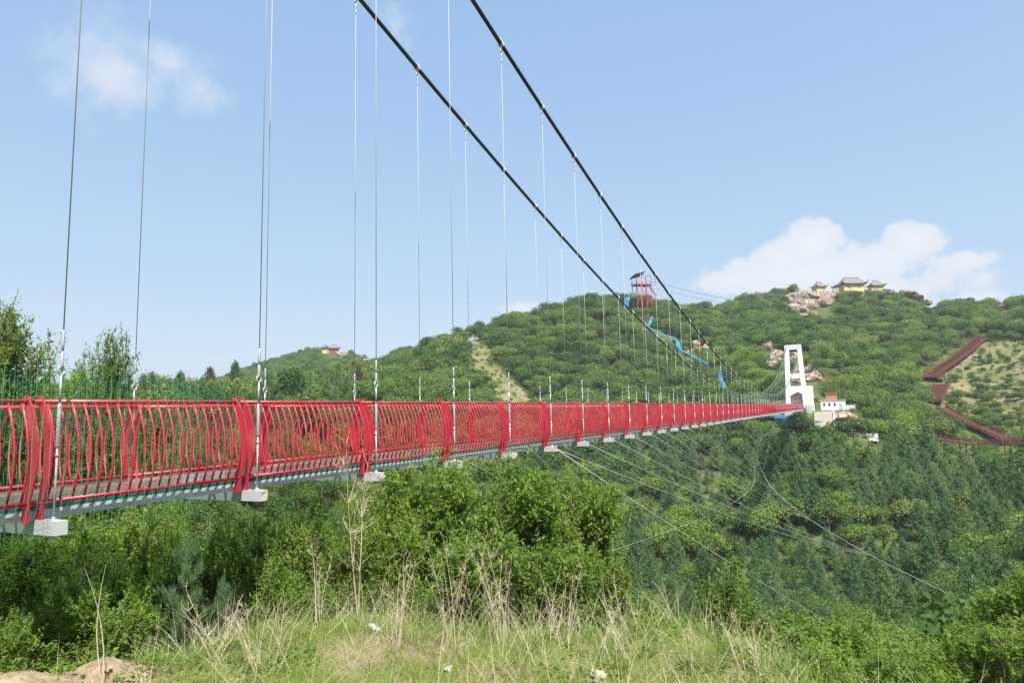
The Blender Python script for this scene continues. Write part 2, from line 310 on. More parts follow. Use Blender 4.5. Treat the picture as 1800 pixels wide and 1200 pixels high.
# crumbling earth lip left of the mound
LIPS = [(-4.5, 2.5, .42), (-4.6, 1.95, .5), (-4.25, 2.95, .34), (-4.1, 2.2, .3)]
for (lx, ly, lr, lh) in ((-4.5, 2.5, .5, .20), (-4.6, 1.95, .55, .16), (-4.25, 2.95, .4, .15), (-3.9, 3.6, .5, .1), (-2.6, 4.75, .8, .1), (-.9, 5.4, 1.0, .1), (-3.2, 4.2, .35, .12), (-1.9, 4.6, .3, .1), (.3, 4.4, .35, .09), (-2.4, 3.6, .4, -.1), (-.6, 3.9, .45, -.08)):
    d2 = ((GX-lx)**2 + (GY-ly)**2)/lr**2; GZ += lh*np.exp(-d2*2.0)
d = np.hypot(GX-PLAZA[0], (GY-PLAZA[1])); w = (1-smooth01((d-7)/11))*smooth01((GY-192)/6); GZ = GZ*(1-w) + PLAZA[3]*w
dd = np.hypot(np.maximum(0, np.abs(GX+9.5)-2.5), np.maximum(0, GY+9)); w = (1-smooth01(dd/6))*(GX < -3); GZ = GZ*(1-w) + np.minimum(GZ, -1.9)*w
def H(x, y):
    x = np.asarray(x, float); y = np.asarray(y, float)
    a = np.degrees(np.arctan2(x, y)); r = np.clip(np.hypot(x, y), RR[0], RR[-1])
    j = np.clip(np.searchsorted(AA, a)-1, 0, len(AA)-2); k = np.clip(np.searchsorted(RR, r)-1, 0, len(RR)-2)
    fa = np.clip((a-AA[j])/(AA[j+1]-AA[j]), 0, 1); fr = (r-RR[k])/(RR[k+1]-RR[k])
    return (GZ[j, k]*(1-fr)+GZ[j, k+1]*fr)*(1-fa) + (GZ[j+1, k]*(1-fr)+GZ[j+1, k+1]*fr)*fa
_T = np.geomspace(2.0, 900, 5000)
def hit(x, y, lift=0.0, rmin=2.0):
    """where the line of sight through a picture point meets the ground (raised by lift)"""
    v = ray(x, y); P = v[None]*_T[:, None]; g = H(P[:, 0], P[:, 1]) + lift
    ok = (P[:, 2] < g) & (_T > rmin); i = int(np.argmax(ok)) if ok.any() else len(_T)-1
    p = P[i]; return Vector((p[0], p[1], float(H(p[0], p[1]))))
def at(x, y, r):
    v = ray(x, y); t = r/math.hypot(v[0], v[1]); return Vector((v*t).tolist())
def on(x, r, y=None):                                              # ground point at picture column x, distance r
    p = at(x, 742 - (x-900)*math.tan(-ROLL) if y is None else y, r); p.z = float(H(p.x, p.y)); return p
def inpoly(px, py, poly):
    ins = np.zeros(len(px), bool); n = len(poly)
    for i in range(n):
        x1, y1 = poly[i]; x2, y2 = poly[(i+1) % n]
        c = ((y1 > py) != (y2 > py)) & (px < (x2-x1)*(py-y1)/((y2-y1) if y2 != y1 else 1e-9) + x1); ins ^= c
    return ins
CLEARING = [(818, 592), (852, 604), (872, 636), (905, 660), (938, 706), (878, 706), (850, 668), (826, 640)]
TERRACE = [(1688, 628), (1730, 603), (1830, 598), (1830, 775), (1742, 764), (1660, 722), (1644, 694), (1672, 660)]
DIRT = [(1462, 724), (1490, 722), (1520, 748), (1522, 762), (1486, 750), (1464, 748)]
BARE = [(1584, 512), (1600, 512), (1645, 534), (1700, 542), (1698, 548), (1640, 542), (1600, 524)]
TRAIL = [(1262, 538), (1276, 532), (1280, 540), (1250, 552)]
RAVINE = [(1215, 598), (1262, 622), (1250, 640), (1208, 620)]
SCRUB = [(565, 628), (640, 640), (640, 650), (560, 645), (470, 642), (520, 634)]
flatV = np.stack([GX.ravel(), GY.ravel(), GZ.ravel()], 1)
pxx, pyy, pz = pix(flatV); front = pz > .2
dry = np.zeros(len(flatV), np.float32)
for poly, v, rmin, rmax in ((CLEARING, .75, 120, 420), (TERRACE, .72, 200, 460), (DIRT, 1.0, 180, 300), (BARE, 1.0, 300, 600), (TRAIL, .9, 300, 520), (RAVINE, .9, 200, 420)):
    rr_ = np.hypot(flatV[:, 0], flatV[:, 1]); dry[front & inpoly(pxx, pyy, poly) & (rr_ > rmin) & (rr_ < rmax)] = v
na, nr = len(AA), len(RR)
jj, kk = np.meshgrid(np.arange(na-1), np.arange(nr-1), indexing='ij'); b0 = (jj*nr + kk).ravel()
quads = np.stack([b0, b0+1, b0+nr+1, b0+nr], 1)[:, ::-1]
def ground_mat():
    m = mat('soil_and_turf', (.1, .1, .05), .95); nt = m.node_tree; N, L = nt.nodes, nt.links; b = N['Principled BSDF']; b.inputs['Specular IOR Level'].default_value = .1
    ge = N.new('ShaderNodeNewGeometry')
    def nz(s, det=6, ro=.6):
        n = N.new('ShaderNodeTexNoise'); n.inputs['Scale'].default_value = s; n.inputs['Detail'].default_value = det; n.inputs['Roughness'].default_value = ro; L.new(ge.outputs['Position'], n.inputs['Vector']); return n.outputs['Fac']
    def ramp(f, *st):
        r = N.new('ShaderNodeValToRGB'); L.new(f, r.inputs['Fac']); e = r.color_ramp.elements
        e[0].position, e[0].color = st[0][0], st[0][1] + (1,); e[1].position, e[1].color = st[-1][0], st[-1][1] + (1,)
        for p, c in st[1:-1]: q = e.new(p); q.color = c + (1,)
        return r.outputs['Color']
    green = ramp(nz(.5), (.35, (.045, .07, .02)), (.6, (.085, .11, .03)), (.75, (.17, .14, .075)))
    near_ = ramp(nz(2.1, 9, .68), (.32, (.075, .115, .026)), (.48, (.125, .15, .042)), (.58, (.175, .16, .075)), (.68, (.21, .17, .11)))
    soil = ramp(nz(4.5, 10, .72), (.34, (.10, .075, .05)), (.48, (.22, .165, .105)), (.6, (.33, .26, .175)), (.72, (.40, .33, .235)))
    dryc = ramp(nz(.11, 9, .7), (.34, (.085, .12, .04)), (.48, (.14, .15, .06)), (.56, (.22, .18, .115)), (.68, (.29, .235, .17)))
    at_ = N.new('ShaderNodeAttribute'); at_.attribute_name = 'dry'
    mr = N.new('ShaderNodeVectorMath'); mr.operation = 'LENGTH'; L.new(ge.outputs['Position'], mr.inputs[0])
    g = N.new('ShaderNodeMapRange'); L.new(mr.outputs['Value'], g.inputs['Value']); g.inputs['From Min'].default_value = 7; g.inputs['From Max'].default_value = 13
    def mix(f, a, c):
        x = N.new('ShaderNodeMix'); x.data_type = 'RGBA'; L.new(f, x.inputs[0]); L.new(a, x.inputs[6]); L.new(c, x.inputs[7]); return x.outputs[2]
    s_ = N.new('ShaderNodeAttribute'); s_.attribute_name = 'soil'
    L.new(mix(s_.outputs['Fac'], mix(at_.outputs['Fac'], mix(g.outputs['Result'], near_, green), dryc), soil), b.inputs['Base Color'])
    bp = N.new('ShaderNodeBump'); bp.inputs['Strength'].default_value = .6; bp.inputs['Distance'].default_value = .05; L.new(nz(9, 8), bp.inputs['Height']); L.new(bp.outputs['Normal'], b.inputs['Normal'])
    return m
tm = np_mesh('ground', flatV, quads, ground_mat(), smooth=True)
soilv = np.zeros(len(flatV), np.float32)
for (lx, ly, lr) in LIPS + [(-2.35, 3.75, .28), (-1.2, 4.0, .22), (-2.9, 4.6, .3)]: soilv = np.maximum(soilv, smooth01(1.6-np.hypot(flatV[:, 0]-lx, flatV[:, 1]-ly)/lr).astype(np.float32))
tm.attributes.new('soil', 'FLOAT', 'POINT').data.foreach_set('value', soilv)
tm.attributes.new('dry', 'FLOAT', 'POINT').data.foreach_set('value', dry)
ground = inst('ground', tm); tag(ground, kind='structure')

# ------------------------------------------------------------------ the suspension footbridge
XN, XF, XM = -8.07, -10.955, -9.5125                               # near hangers, far hangers, centre line
Y0, D3 = 4.90, 3.0
def zs(y): return .0137*(y-Y0)
def zc(y): return 2.7 + .00144*(y-92.5)**2
ST = list(range(-5, 65))
def Ys(i): return Y0 + D3*i
GLASS = bpy.data.materials.new('laminated_glass'); GLASS.use_nodes = True
_n = GLASS.node_tree; _n.nodes.clear(); _o = _n.nodes.new('ShaderNodeOutputMaterial'); _t = _n.nodes.new('ShaderNodeBsdfTransparent'); _t.inputs[0].default_value = (.80, .90, .87, 1)
_g = _n.nodes.new('ShaderNodeBsdfGlossy'); _g.inputs['Roughness'].default_value = .09; _g.inputs[0].default_value = (.9, .95, .94, 1); _d = _n.nodes.new('ShaderNodeBsdfDiffuse'); _d.inputs[0].default_value = (.42, .44, .42, 1)
_f = _n.nodes.new('ShaderNodeFresnel'); _f.inputs[0].default_value = 1.5; _m1 = _n.nodes.new('ShaderNodeMixShader'); _m1.inputs[0].default_value = .22; _m2 = _n.nodes.new('ShaderNodeMixShader')   # dust on the pane
_n.links.new(_t.outputs[0], _m1.inputs[1]); _n.links.new(_d.outputs[0], _m1.inputs[2]); _n.links.new(_f.outputs[0], _m2.inputs[0]); _n.links.new(_m1.outputs[0], _m2.inputs[1]); _n.links.new(_g.outputs[0], _m2.inputs[2]); _n.links.new(_m2.outputs[0], _o.inputs[0])
GLASSEDGE = mat('green_glass_edge', (.02, .10, .085), .2)
bridge = tag(empty('suspension_bridge', (XM, Y0, -1.0)), 'long suspension footbridge with red bowed railings, black main cables and white beams', 'footbridge')
OFF = Vector((-XM, -Y0, 1.0))                                      # children are built in world metres; undo the root's offset
def bpart(mb, name, mats, parent=None, smooth=False, loc=(0, 0, 0)):
    o = inst(name, mb.mesh(name, mats, smooth), parent or bridge, loc)
    if parent is None: o.location = Vector(loc) + OFF
    return o
def place(name, mesh, wx, wy, wz, parent=None, sc=(1, 1, 1), rot=(0, 0, 0)):
    o = inst(name, mesh, parent or bridge, Vector((wx, wy, wz)) + (OFF if parent is None else Vector((0, 0, 0))), rot, sc); return o
def bowX(z):                                                       # rail section, offset from the near side's lower rail at X=-8.25
    u = (z+.77)/1.14; return -.09*u + (.56*u*(1-u) if u > 0 else .56*u*.25)
def bow_pts(z0, z1, n, s): return [(s*bowX(z0+(z1-z0)*k/n), 0, z0+(z1-z0)*k/n) for k in range(n+1)]
bal_mesh = {s: MB().tube(bow_pts(-.77, .37, 7, s), .0148, 6).mesh('baluster', RED, True) for s in (1, -1)}
def post_mesh(s):
    m = MB(); zz = [-1.0, -.86, -.77] + [-.77+1.2*k/9 for k in range(1, 10)]; ww = [.055, .055, .058] + [.054+.018*math.sin(math.pi*k/9) for k in range(1, 10)]
    ww[-1] = .035
    vs = []
    for z, w in zip(zz, ww):
        x = s*bowX(z)
        for dy in (-.009, .009): vs += [(x-w, dy, z), (x+w, dy, z)]
    fs = []
    for k in range(len(zz)-1):
        a, b = 4*k, 4*k+4
        fs += [(a, a+1, b+1, b), (a+3, a+2, b+2, b+3), (a+1, a+3, b+3, b+1), (a+2, a, b, b+2)]
    e = 4*(len(zz)-1); fs += [(e, e+1, e+3, e+2), (1, 0, 2, 3)]
    return m.add(vs, fs)
post_m = {s: post_mesh(s).mesh('post', RED) for s in (1, -1)}
def pair_mesh(s):
    m = MB()
    for dy in (-.075, .075):
        q = post_mesh(s); m.add([(x, y+dy, z) for x, y, z in q.v], q.f)
    return m.mesh('post', RED)
pair_m = {s: pair_mesh(s) for s in (1, -1)}
SIDE = {1: -8.25, -1: 2*XM+8.25}
zd = zs(D3)-zs(0)
def rails_mesh(s, first=False):
    m = MB(); xt = s*bowX(.37)
    m.tube([(xt, 0, .37), (xt, D3, .37+zd)], .027, 10); m.tube([(0, 0, -.77), (0, D3, -.77+zd)], .025, 8)
    return m.mesh('railing_panel', RED, True)
rails_m = {s: rails_mesh(s) for s in (1, -1)}
NB = 20; far_bal = MB()
for i in ST[:-1]:
    y = Ys(i)-.12; z = zs(y)
    for s in (1, -1):
        panel = place('railing_panel', rails_m[s], SIDE[s], y, z)
        for k in range(NB):
            yy = .14 + (D3-.28)*k/(NB-1); dz = yy/D3*zd
            near_panel = (-1 <= i <= 7) if s == 1 else (0 <= i <= 5)
            if near_panel: inst('baluster', bal_mesh[s], panel, (0, yy, dz))
            elif i > 0 or i < -1:
                b = len(far_bal.v); n = 4 if i < 30 else 3
                far_bal.tube([(px+SIDE[s], y+yy, pz_+z+dz) for px, _, pz_ in bow_pts(-.77, .37, 4, s)], .0148, n, cap=False)
fb = bpart(far_bal, 'baluster', RED); fb['kind'] = 'stuff'
for i in ST:
    y = Ys(i)-.12; z = zs(y)
    for s in (1, -1):
        if i < 26:
            for dy in (-.075, .075): place('post', post_m[s], SIDE[s], y+dy, z+.012)
        else: place('post', pair_m[s], SIDE[s], y, z+.012)
# crossbeams with end plates, stringers with bolted brackets, glass floor
def beam_mesh():
    m = MB(); m.box((0, 0, -.08), (1.60, .065, .08))
    for s in (-1, 1): m.box((s*1.602, 0, -.08), (.003, .062, .077), mi=1)
    m.tube([(-1.44, 0, -.16), (-1.44, 0, -.21)], .03, 6, 1); m.tube([(1.44, 0, -.16), (1.44, 0, -.21)], .03, 6, 1)
    return m
beam_clean = beam_mesh().mesh('crossbeam', [STEEL, STEEL]); beam_rust = beam_mesh().mesh('crossbeam', [STEEL, RUSTY])
str_m = MB()
str_m.box((0, D3/2, -.095), (.006, D3/2-.004, .052)); str_m.box((-.04, D3/2, -.046), (.034, D3/2-.004, .004)); str_m.box((-.04, D3/2, -.143), (.034, D3/2-.004, .004))
stringer_near = str_m.mesh('stringer', STEEL); mid_m = MB().box((0, D3/2, -.08), (.05, D3/2-.004, .05)).mesh('stringer', STEEL)
br = MB().box((.013, .11, -.1), (.006, .07, .055))
for (a, b) in ((.07, -.075), (.15, -.075), (.07, -.125), (.15, -.125)): br.tube([(.015, a, b), (.032, a, b)], .011, 6)
bracket_m = br.mesh('bracket', STEEL)
pane_m = MB().box((0, .5, .03), (1.14, .488, .03)); pane_mesh = pane_m.mesh('glass_pane', [GLASS])
edge_mesh = MB().box((0, D3/2, .026), (.007, D3/2-.004, .024)).mesh('pane_edge', GLASSEDGE)
rot_s = math.atan(.0137)
for i in ST:
    y = Ys(i); z = zs(y)
    place('crossbeam', beam_rust if i in (1, 2, 4, 5, 7, 9, 10, 13) else beam_clean, XM, y, z-1.0+.03)
    if i == ST[-1]: continue
    for s in (1, -1):
        st = place('stringer', stringer_near, XM+s*1.17, y, z-.822, sc=(s, 1, 1), rot=(rot_s, 0, 0))
        if i < 8 and s == 1:
            inst('bracket', bracket_m, st, (0, 0, 0)); inst('bracket', bracket_m, st, (0, D3-.22, 0))
        place('pane_edge', edge_mesh, XM+s*1.152, y, z-.868, rot=(rot_s, 0, 0))
    place('stringer', mid_m, XM, y, z-.84, rot=(rot_s, 0, 0))
    for k in range(3): place('glass_pane', pane_mesh, XM, y+k, z-.868+zs(y+k)-zs(y), rot=(rot_s, 0, 0))
# main cables
for X in (XN, XF):
    bpart(MB().tube([(X, y, zc(y)) for y in np.linspace(-12.5, 199.2, 110)], .062, 10), 'main_cable', CABLE, smooth=True)
# hangers
def fitting_low(m, zb, ze, n=8):                                   # rod, turnbuckle, eye, swaged socket; heights above the beam
    m.box((0, 0, .006), (.05, .05, .006)); m.tube([(0, 0, .01), (0, 0, .035)], .026, 6)
    m.tube([(0, 0, zb), (0, 0, .80)], .0125, n); m.tube([(0, 0, .70), (0, 0, .74)], .02, n)
    m.tube([(0, 0, .80), (0, 0, .83), (0, 0, 1.28), (0, 0, 1.31)], [.014, .024, .024, .014], n); m.tube([(0, 0, 1.31), (0, 0, ze-.05)], .013, n)
    m.tube([(0, .045*math.cos(a), ze+.05*math.sin(a)) for a in np.linspace(-math.pi/2, 1.5*math.pi, 13)], .013, 5, cap=False)
    m.tube([(0, 0, ze+.03), (0, 0, ze+.06), (0, 0, ze+.2), (0, 0, ze+.22)], [.02, .022, .02, .012], n)
    m.tube([(0, 0, ze+.22), (0, 0, ze+.3), (0, 0, ze+.44), (0, 0, ze+.47)], [.012, .02, .018, .01], n)
    return m
ZE = 1.69
low_mesh = fitting_low(MB(), 0.0, ZE).mesh('turnbuckle', GALV, True)
def clamp_mb(m, slope, z0=0.0):
    t = Vector((0, 1, slope)).normalized(); u = Vector((0, -t.z, t.y)); c = Vector((0, 0, z0))
    for k in (-.035, .035): m.tube([c+t*k+(Vector((1, 0, 0))*math.cos(a)+u*math.sin(a))*.074 for a in np.linspace(0, 2*math.pi, 13)], .016, 5, cap=False)
    m.bar(c+u*.07-t*.05, c+u*.17-t*.05, .03, .012); m.bar(c+u*.07+t*.05, c+u*.17+t*.05, .03, .012); m.tube([c+u*.13-t*.1, c+u*.13+t*.1], .012, 5)
    m.tube([c-u*.05, c+Vector((0, 0, -.2))], .028, 6)
    m.tube([c+Vector((0, .05*math.cos(a), -.22+.05*math.sin(a))) for a in np.linspace(0, 2*math.pi, 9)], .018, 5, cap=False)
    m.tube([c+Vector((0, 0, -.27)), c+Vector((0, 0, -.3)), c+Vector((0, 0, -.4)), c+Vector((0, 0, -.43)), c+Vector((0, 0, -.48)), c+Vector((0, 0, -.56)), c+Vector((0, 0, -.58))], [.012, .02, .02, .012, .02, .02, .01], 6)
    return m
for i in ST:
    y = Ys(i); zb = zs(y)-.97; zt = zc(y); sl = .00288*(y-92.5)
    for X in (XN, XF):
        if i <= 14:
            h = place('hanger', MB().tube([(0, 0, ZE+.4), (0, 0, zt-zb-.5)], .0075, 6).mesh('hanger', WIRE, True), X, y, zb)
            inst('turnbuckle', low_mesh, h); inst('cable_clamp', clamp_mb(MB(), sl, zt-zb).mesh('cable_clamp', GALV, True), h)
        else:
            L_ = zt-zb; m = MB()
            if L_ > 2.6: fitting_low(m, 0.0, ZE, 5); m.tube([(0, 0, ZE+.4), (0, 0, L_)], .0085, 4)
            else: m.tube([(0, 0, 0), (0, 0, L_)], .014, 5)
            clamp_mb(m, sl, L_)
            place('hanger', m.mesh('hanger', GALV, True), X, y, zb)
# wind-guy cables below the deck, mirrored about the centre line
def atY(x, y, Y): v = ray(x, y); return Vector((v*(Y/v[1])).tolist())
def spline(P, n=8):
    out = []; P = [Vector(p) for p in P]
    for k in range(len(P)-1):
        a, b, c, d_ = P[max(k-1, 0)], P[k], P[k+1], P[min(k+2, len(P)-1)]
        for q in range(n):
            t = q/n; out.append(.5*((2*b) + (c-a)*t + (2*a-5*b+4*c-d_)*t*t + (3*b-a-3*c+d_)*t**3))
    out.append(P[-1]); return out
WIND = [atY(*q) for q in ((1990, 1235, 46), (1740, 1080, 62), (1630, 1025, 68), (1530, 975, 76), (1420, 910, 90), (1362, 862, 100), (1342, 832, 106), (1331, 803, 113), (1335, 777, 124), (1347, 764, 140), (1367, 757, 160), (1393, 754, 186))]
def mir(p): return Vector((XM - math.sqrt((p.x-XM)**2+3.0), p.y, p.z))
def sag(a, b, s, n=10): return [a.lerp(b, k/n) - Vector((0, 0, 4*s*k/n*(1-k/n))) for k in range(n+1)]
def bend(i): return Vector((-7.92, Ys(i), zs(Ys(i))-1.06))
TIES = [(6, WIND[3], .5), (9, WIND[4], .5), (11, WIND[4], .4), (13, WIND[5], .35), (16, WIND[5], .3), (19, WIND[6], .25), (5, WIND[3], .5), (7, WIND[3], .5), (8, WIND[4], .5), (10, WIND[4], .4), (12, WIND[5], .35), (14, WIND[5], .3), (17, WIND[6], .25), (20, WIND[6], .2), (23, WIND[7], .2), (27, WIND[7], .15), (31, WIND[7], .15)]
ws = spline(WIND, 10)
for i in range(34, 60, 2):
    q = min(ws, key=lambda p: abs(p.y-Ys(i))); TIES.append((i, q, .02))
anchor = hit(1655, 1184, 0.0, 10)
for f in (lambda p: p, mir):
    bpart(MB().tube([f(p) for p in ws], .02 if f is not mir else .012, 6), 'wind_cable', GUY, smooth=True)
    for i, q, s in TIES: bpart(MB().tube([f(p) for p in sag(bend(i), q, s)], .0085, 5), 'guy_cable', GUY, smooth=True)
    bpart(MB().tube([f(p) for p in sag(bend(5), anchor, .8, 14)], .012, 5), 'guy_cable', GUY, smooth=True)

# green wire mesh hung over both rails at the near end
def net(name, X, y0, y1, label, seed, top=.78, bot=-1.16):
    r = random.Random(seed); m = MB(); n = 26
    def P(y, z): return (X + .03*math.sin(y*1.9+seed) + .02*math.sin(z*5+y), y + .05*math.sin(z*2.2+seed)*(1 if y > y1-.6 else .35), z + zs(y) + .03*math.sin(y*2.6+seed) + (.04*math.sin(y*11) if z > top-.2 else 0))
    k = 0; z = bot
    while z < top:
        m.tube([P(y0+(y1-y0)*q/n, z) for q in range(n+1)], .0024, 3, cap=False); z += .095+.03*r.random()
    y = y0
    while y <= y1:
        m.tube([P(y, bot+(top-bot)*q/10) for q in range(11)], .0022, 3, cap=False); y += .075+.05*r.random()
    o = m.obj(name, GREENWIRE); return tag(o, label, 'wire fence')
net('wire_fence', -7.99, 1.0, 6.75, 'green wire mesh stretched over the near railing at its end', 1)
net('wire_fence', -10.98, 2.0, 10.4, 'green wire mesh on the far railing, seen through the bars', 5, .82, -.9)

# ------------------------------------------------------------------ towers
def quadleg(m, a0, a1, b0, b1, y0, y1, z0, z1, mi=0):
    """leg: x from a0..a1 at the bottom z0 to b0..b1 at the top z1"""
    m.add([(a0, y0, z0), (a1, y0, z0), (a1, y1, z0), (a0, y1, z0), (b0, y0, z1), (b1, y0, z1), (b1, y1, z1), (b0, y1, z1)], [(3, 2, 1, 0), (4, 5, 6, 7), (0, 1, 5, 4), (1, 2, 6, 5), (2, 3, 7, 6), (3, 0, 4, 7)])
    return m
GREYWALL = mat('grey_rendered_wall', (.42, .42, .41), .8, var=.08, vscale=.6, coord='World')
CONC = mat('weathered_concrete', (.50, .50, .48), .85, var=.12, vscale=.5, col2=(.33, .33, .31), c2scale=.4, c2lo=.5, c2hi=.7, coord='World')
GATE = mat('red_gate', (.40, .03, .05), .5)
DARK = mat('dark_opening', (.03, .03, .035), .6)
TY = 199.5; ZD = zs(TY)-.9
def tower(y, zdeck, name, label, house):
    t = tag(empty(name, (XM, y, zdeck)), label, 'bridge tower')
    def part(m, n, mt): return inst(n, m.mesh(n, mt, shift=(XM, y, zdeck)), t)
    zt = zdeck+17.2
    def leg(s):
        xb = XM + s*2.45; xt = XM + s*1.5; w = .56
        return quadleg(MB(), xb-w, xb+w, xt-w, xt+w, y-.8, y+.8, zdeck-6, zt)
    for s in (-1, 1): part(leg(s), 'leg', WHITEWALL)
    part(MB().box((XM, y, zt-.55), (.96, .74, .6)), 'top_beam', WHITEWALL); part(MB().box((XM, y, zdeck+8.9), (1.3, .7, .62)), 'cross_beam', WHITEWALL)
    for X in (XN, XF): part(MB().box((X, y, zt+.1), (.25, .5, .12)), 'saddle', GALV)
    if house:
        z = zdeck; k = 1.0
        b = MB(); x0, x1, apx = XM-1.55, XM+2.0, XM+.42               # front wall with a gabled opening
        yf = y-.86
        def poly(ps, y0, y1):
            n = len(ps); b.add([(px, y0, pz_) for px, pz_ in ps] + [(px, y1, pz_) for px, pz_ in ps], [tuple(range(n)), tuple(reversed(range(n, 2*n)))] + [(q, n+q, n+(q+1) % n, (q+1) % n) for q in range(n)])
        poly([(XM-1.85, z+3.4), (apx, z+4.55), (apx, z+6.1), (XM-1.85, z+6.1)], yf, y+5)
        poly([(apx, z+4.55), (XM+1.95, z+3.75), (XM+1.95, z+6.1), (apx, z+6.1)], yf, y+5)
        part(b, 'front_wall', WHITEWALL)
        b = MB(); poly([(XM+1.953, z-5), (XM+4.2, z-5), (XM+4.05, z+6.1), (XM+1.953, z+6.1)], yf, y+5); part(b, 'side_wall', WHITEWALL)
        part(MB().box((XM+4.25, y+2.2, z+3.0), (.2, 2.2, .14)), 'canopy', GREYWALL)
        b = MB(); poly([(XM-1.83, z+2.3), (XM+1.94, z+2.3), (XM+1.94, z+3.6), (apx, z+4.4), (XM-1.83, z+3.3)], y+.6, y+.9); part(b, 'gable_panel', GREYWALL)
        for s in (-1.55, 1.7): part(MB().box((XM+s, y-.2, z+1.2), (.14, .14, 1.15)), 'gate_post', GATE)
        part(MB().box((XM+.08, y-.2, z+2.2), (1.7, .1, .14)), 'gate_beam', GATE)
        for q in range(7): part(MB().box((XM-1.2+.42*q, y+.2, z+1.0), (.03, .03, .9)), 'gate_bar', WHITEWALL)
        part(MB().box((XM+2.9, y-1.6, z-1.0), (.72, .7, 2.2)), 'anchor_block', CONC)
        part(MB().box((XM, y+1.2, z-3.2), (3.2, 2.6, 3.0)), 'foundation', CONC)
    else:
        part(MB().box((XM, y-1, zdeck-1.6), (3.2, 2.6, 1.5)), 'foundation', CONC)
    return t
tower(TY, ZD, 'bridge_tower', 'white concrete portal tower at the far end of the red footbridge', True)
tower(-13.3, zs(-13.3)-.9, 'bridge_tower', 'white portal tower at the near end of the red footbridge', False)

# ------------------------------------------------------------------ foliage meshes
def unit(v): return v/np.maximum(np.linalg.norm(v, axis=-1, keepdims=True), 1e-9)
def leaves(P, A, L, W, R, fold=.25, up=None):
    """rhombic leaves: base P, axis A, length L, width W"""
    n = len(P); A = unit(A); ref = R.normal(size=(n, 3)) if up is None else up + R.normal(size=(n, 3))*.45
    S = unit(np.cross(A, ref)); Nn = np.cross(S, A)
    L = np.broadcast_to(L, (n,))[:, None]; W = np.broadcast_to(W, (n,))[:, None]
    mid = P + A*L*.45
    V = np.stack([P, mid + S*W*.5 + Nn*W*fold, P + A*L, mid - S*W*.5 + Nn*W*fold], 1).reshape(-1, 3)
    F = np.arange(4*n).reshape(n, 4); return V, F
def sphere_pts(n, R): return unit(R.normal(size=(n, 3)))
def join(parts):
    Vs, Fs, Ms = [], [], []; b = 0
    for V, F, mi in parts: Vs.append(V); Fs.append(F+b); Ms.append(np.full(len(F), mi)); b += len(V)
    return np.concatenate(Vs), np.concatenate(Fs), np.concatenate(Ms)
def branch_quads(segs, n=5):
    """segs: list of (points, radii) -> quads"""
    m = MB()
    for pts, rad in segs: m.tube(pts, list(rad), n, cap=False)
    return np.array(m.v), np.array(m.f)
def bush(seed, w, h, nclump, nleaf, L, stems=6, flat=.9, base=.12, tall=0.0, shoot=.42):
    """shrub or small tree: stems, twigs that end in sprays of leaves; returns crown (V,F), wood (V,F)"""
    R = np.random.default_rng(seed); segs = []; tips = []
    lobes = [(R.uniform(-.55, .55), R.uniform(-.55, .55), R.uniform(.28+tall*.2, .86), R.uniform(.2, .46)) for _ in range(11)]
    lobes.append((0, 0, .78, .42))
    C_ = np.array([(a*w/2, b*w/2, c*h) for a, b, c, r in lobes]); Rr = np.array([r for *_, r in lobes])
    k = R.integers(0, len(lobes), nclump); dirs = sphere_pts(nclump, R); dirs[:, 2] = np.abs(dirs[:, 2])*.9 - .25*R.random(nclump)
    dirs = unit(dirs); rad = Rr[k]*(.55 + .5*R.random(nclump)**.6)
    T = C_[k] + dirs*rad[:, None]*np.array([w/2, w/2, h*.42*flat]); T[:, 2] = np.maximum(T[:, 2], base*h*R.random(nclump) + .1)
    ends = []
    for s in range(stems):
        a = 2*math.pi*s/stems + R.uniform(-.4, .4); e = C_[s % len(C_)]
        p0 = np.array([.12*math.cos(a), .12*math.sin(a), 0]) * w*.3; q = [p0 + (e-p0)*t + np.array([math.sin(t*3.1+s)*.05*w, math.cos(t*2.7+s)*.05*w, 0])*t for t in np.linspace(0, 1, 6)]
        segs.append((q, np.linspace(.014*h, .004*h, 6))); ends.append(q)
    E_ = np.array([q[j] for q in ends for j in (2, 3, 4, 5)])
    for t in T[::3]:
        b_ = E_[np.argmin(((E_-t)**2).sum(1) + .6*np.maximum(0, E_[:, 2]-t[2])**2)]; m_ = (b_+t)/2 + np.array([0, 0, .04*h])
        segs.append(([b_, m_, t], (.004*h, .0025*h, .0012*h)))
    # leafy shoots: leaves set along each, some shoots standing well clear of the crown
    out = unit(T - np.array([0, 0, h*.3])); ax = unit(out*.7 + R.normal(size=T.shape)*.4 + np.array([0, 0, .55])); sl = shoot*(.55 + .9*R.random(nclump)**2)
    for q in range(0, nclump, 2): segs.append(([T[q] - ax[q]*sl[q]*.35, T[q] + ax[q]*sl[q]*.8], (.0013*h, .0007*h)))
    u = np.linspace(-.35, 1.0, nleaf)[None] + R.normal(size=(nclump, nleaf))*.05
    droop = np.array([0, 0, -1.0])*(u**2)[..., None]*sl[:, None, None]*.22
    P = T[:, None] + ax[:, None]*u[..., None]*sl[:, None, None] + droop + R.normal(size=(nclump, nleaf, 3))*.035*sl[:, None, None]
    sd_ = unit(np.cross(ax, R.normal(size=ax.shape))); sg = np.where(np.arange(nleaf) % 2, 1.0, -1.0)[None, :, None]
    A = ax[:, None]*.45 + sd_[:, None]*sg*.9 + R.normal(size=(nclump, nleaf, 3))*.4 + np.array([0, 0, -.12]); P = P.reshape(-1, 3); A = A.reshape(-1, 3)
    sz = L*(.55+.75*R.random(len(P))); V, F = leaves(P, A, sz, sz*.40, R, .2, up=np.array([0, 0, 1.0])*.9 + np.repeat(out, nleaf, 0)*.7)
    return (V, F), branch_quads(segs, 3)
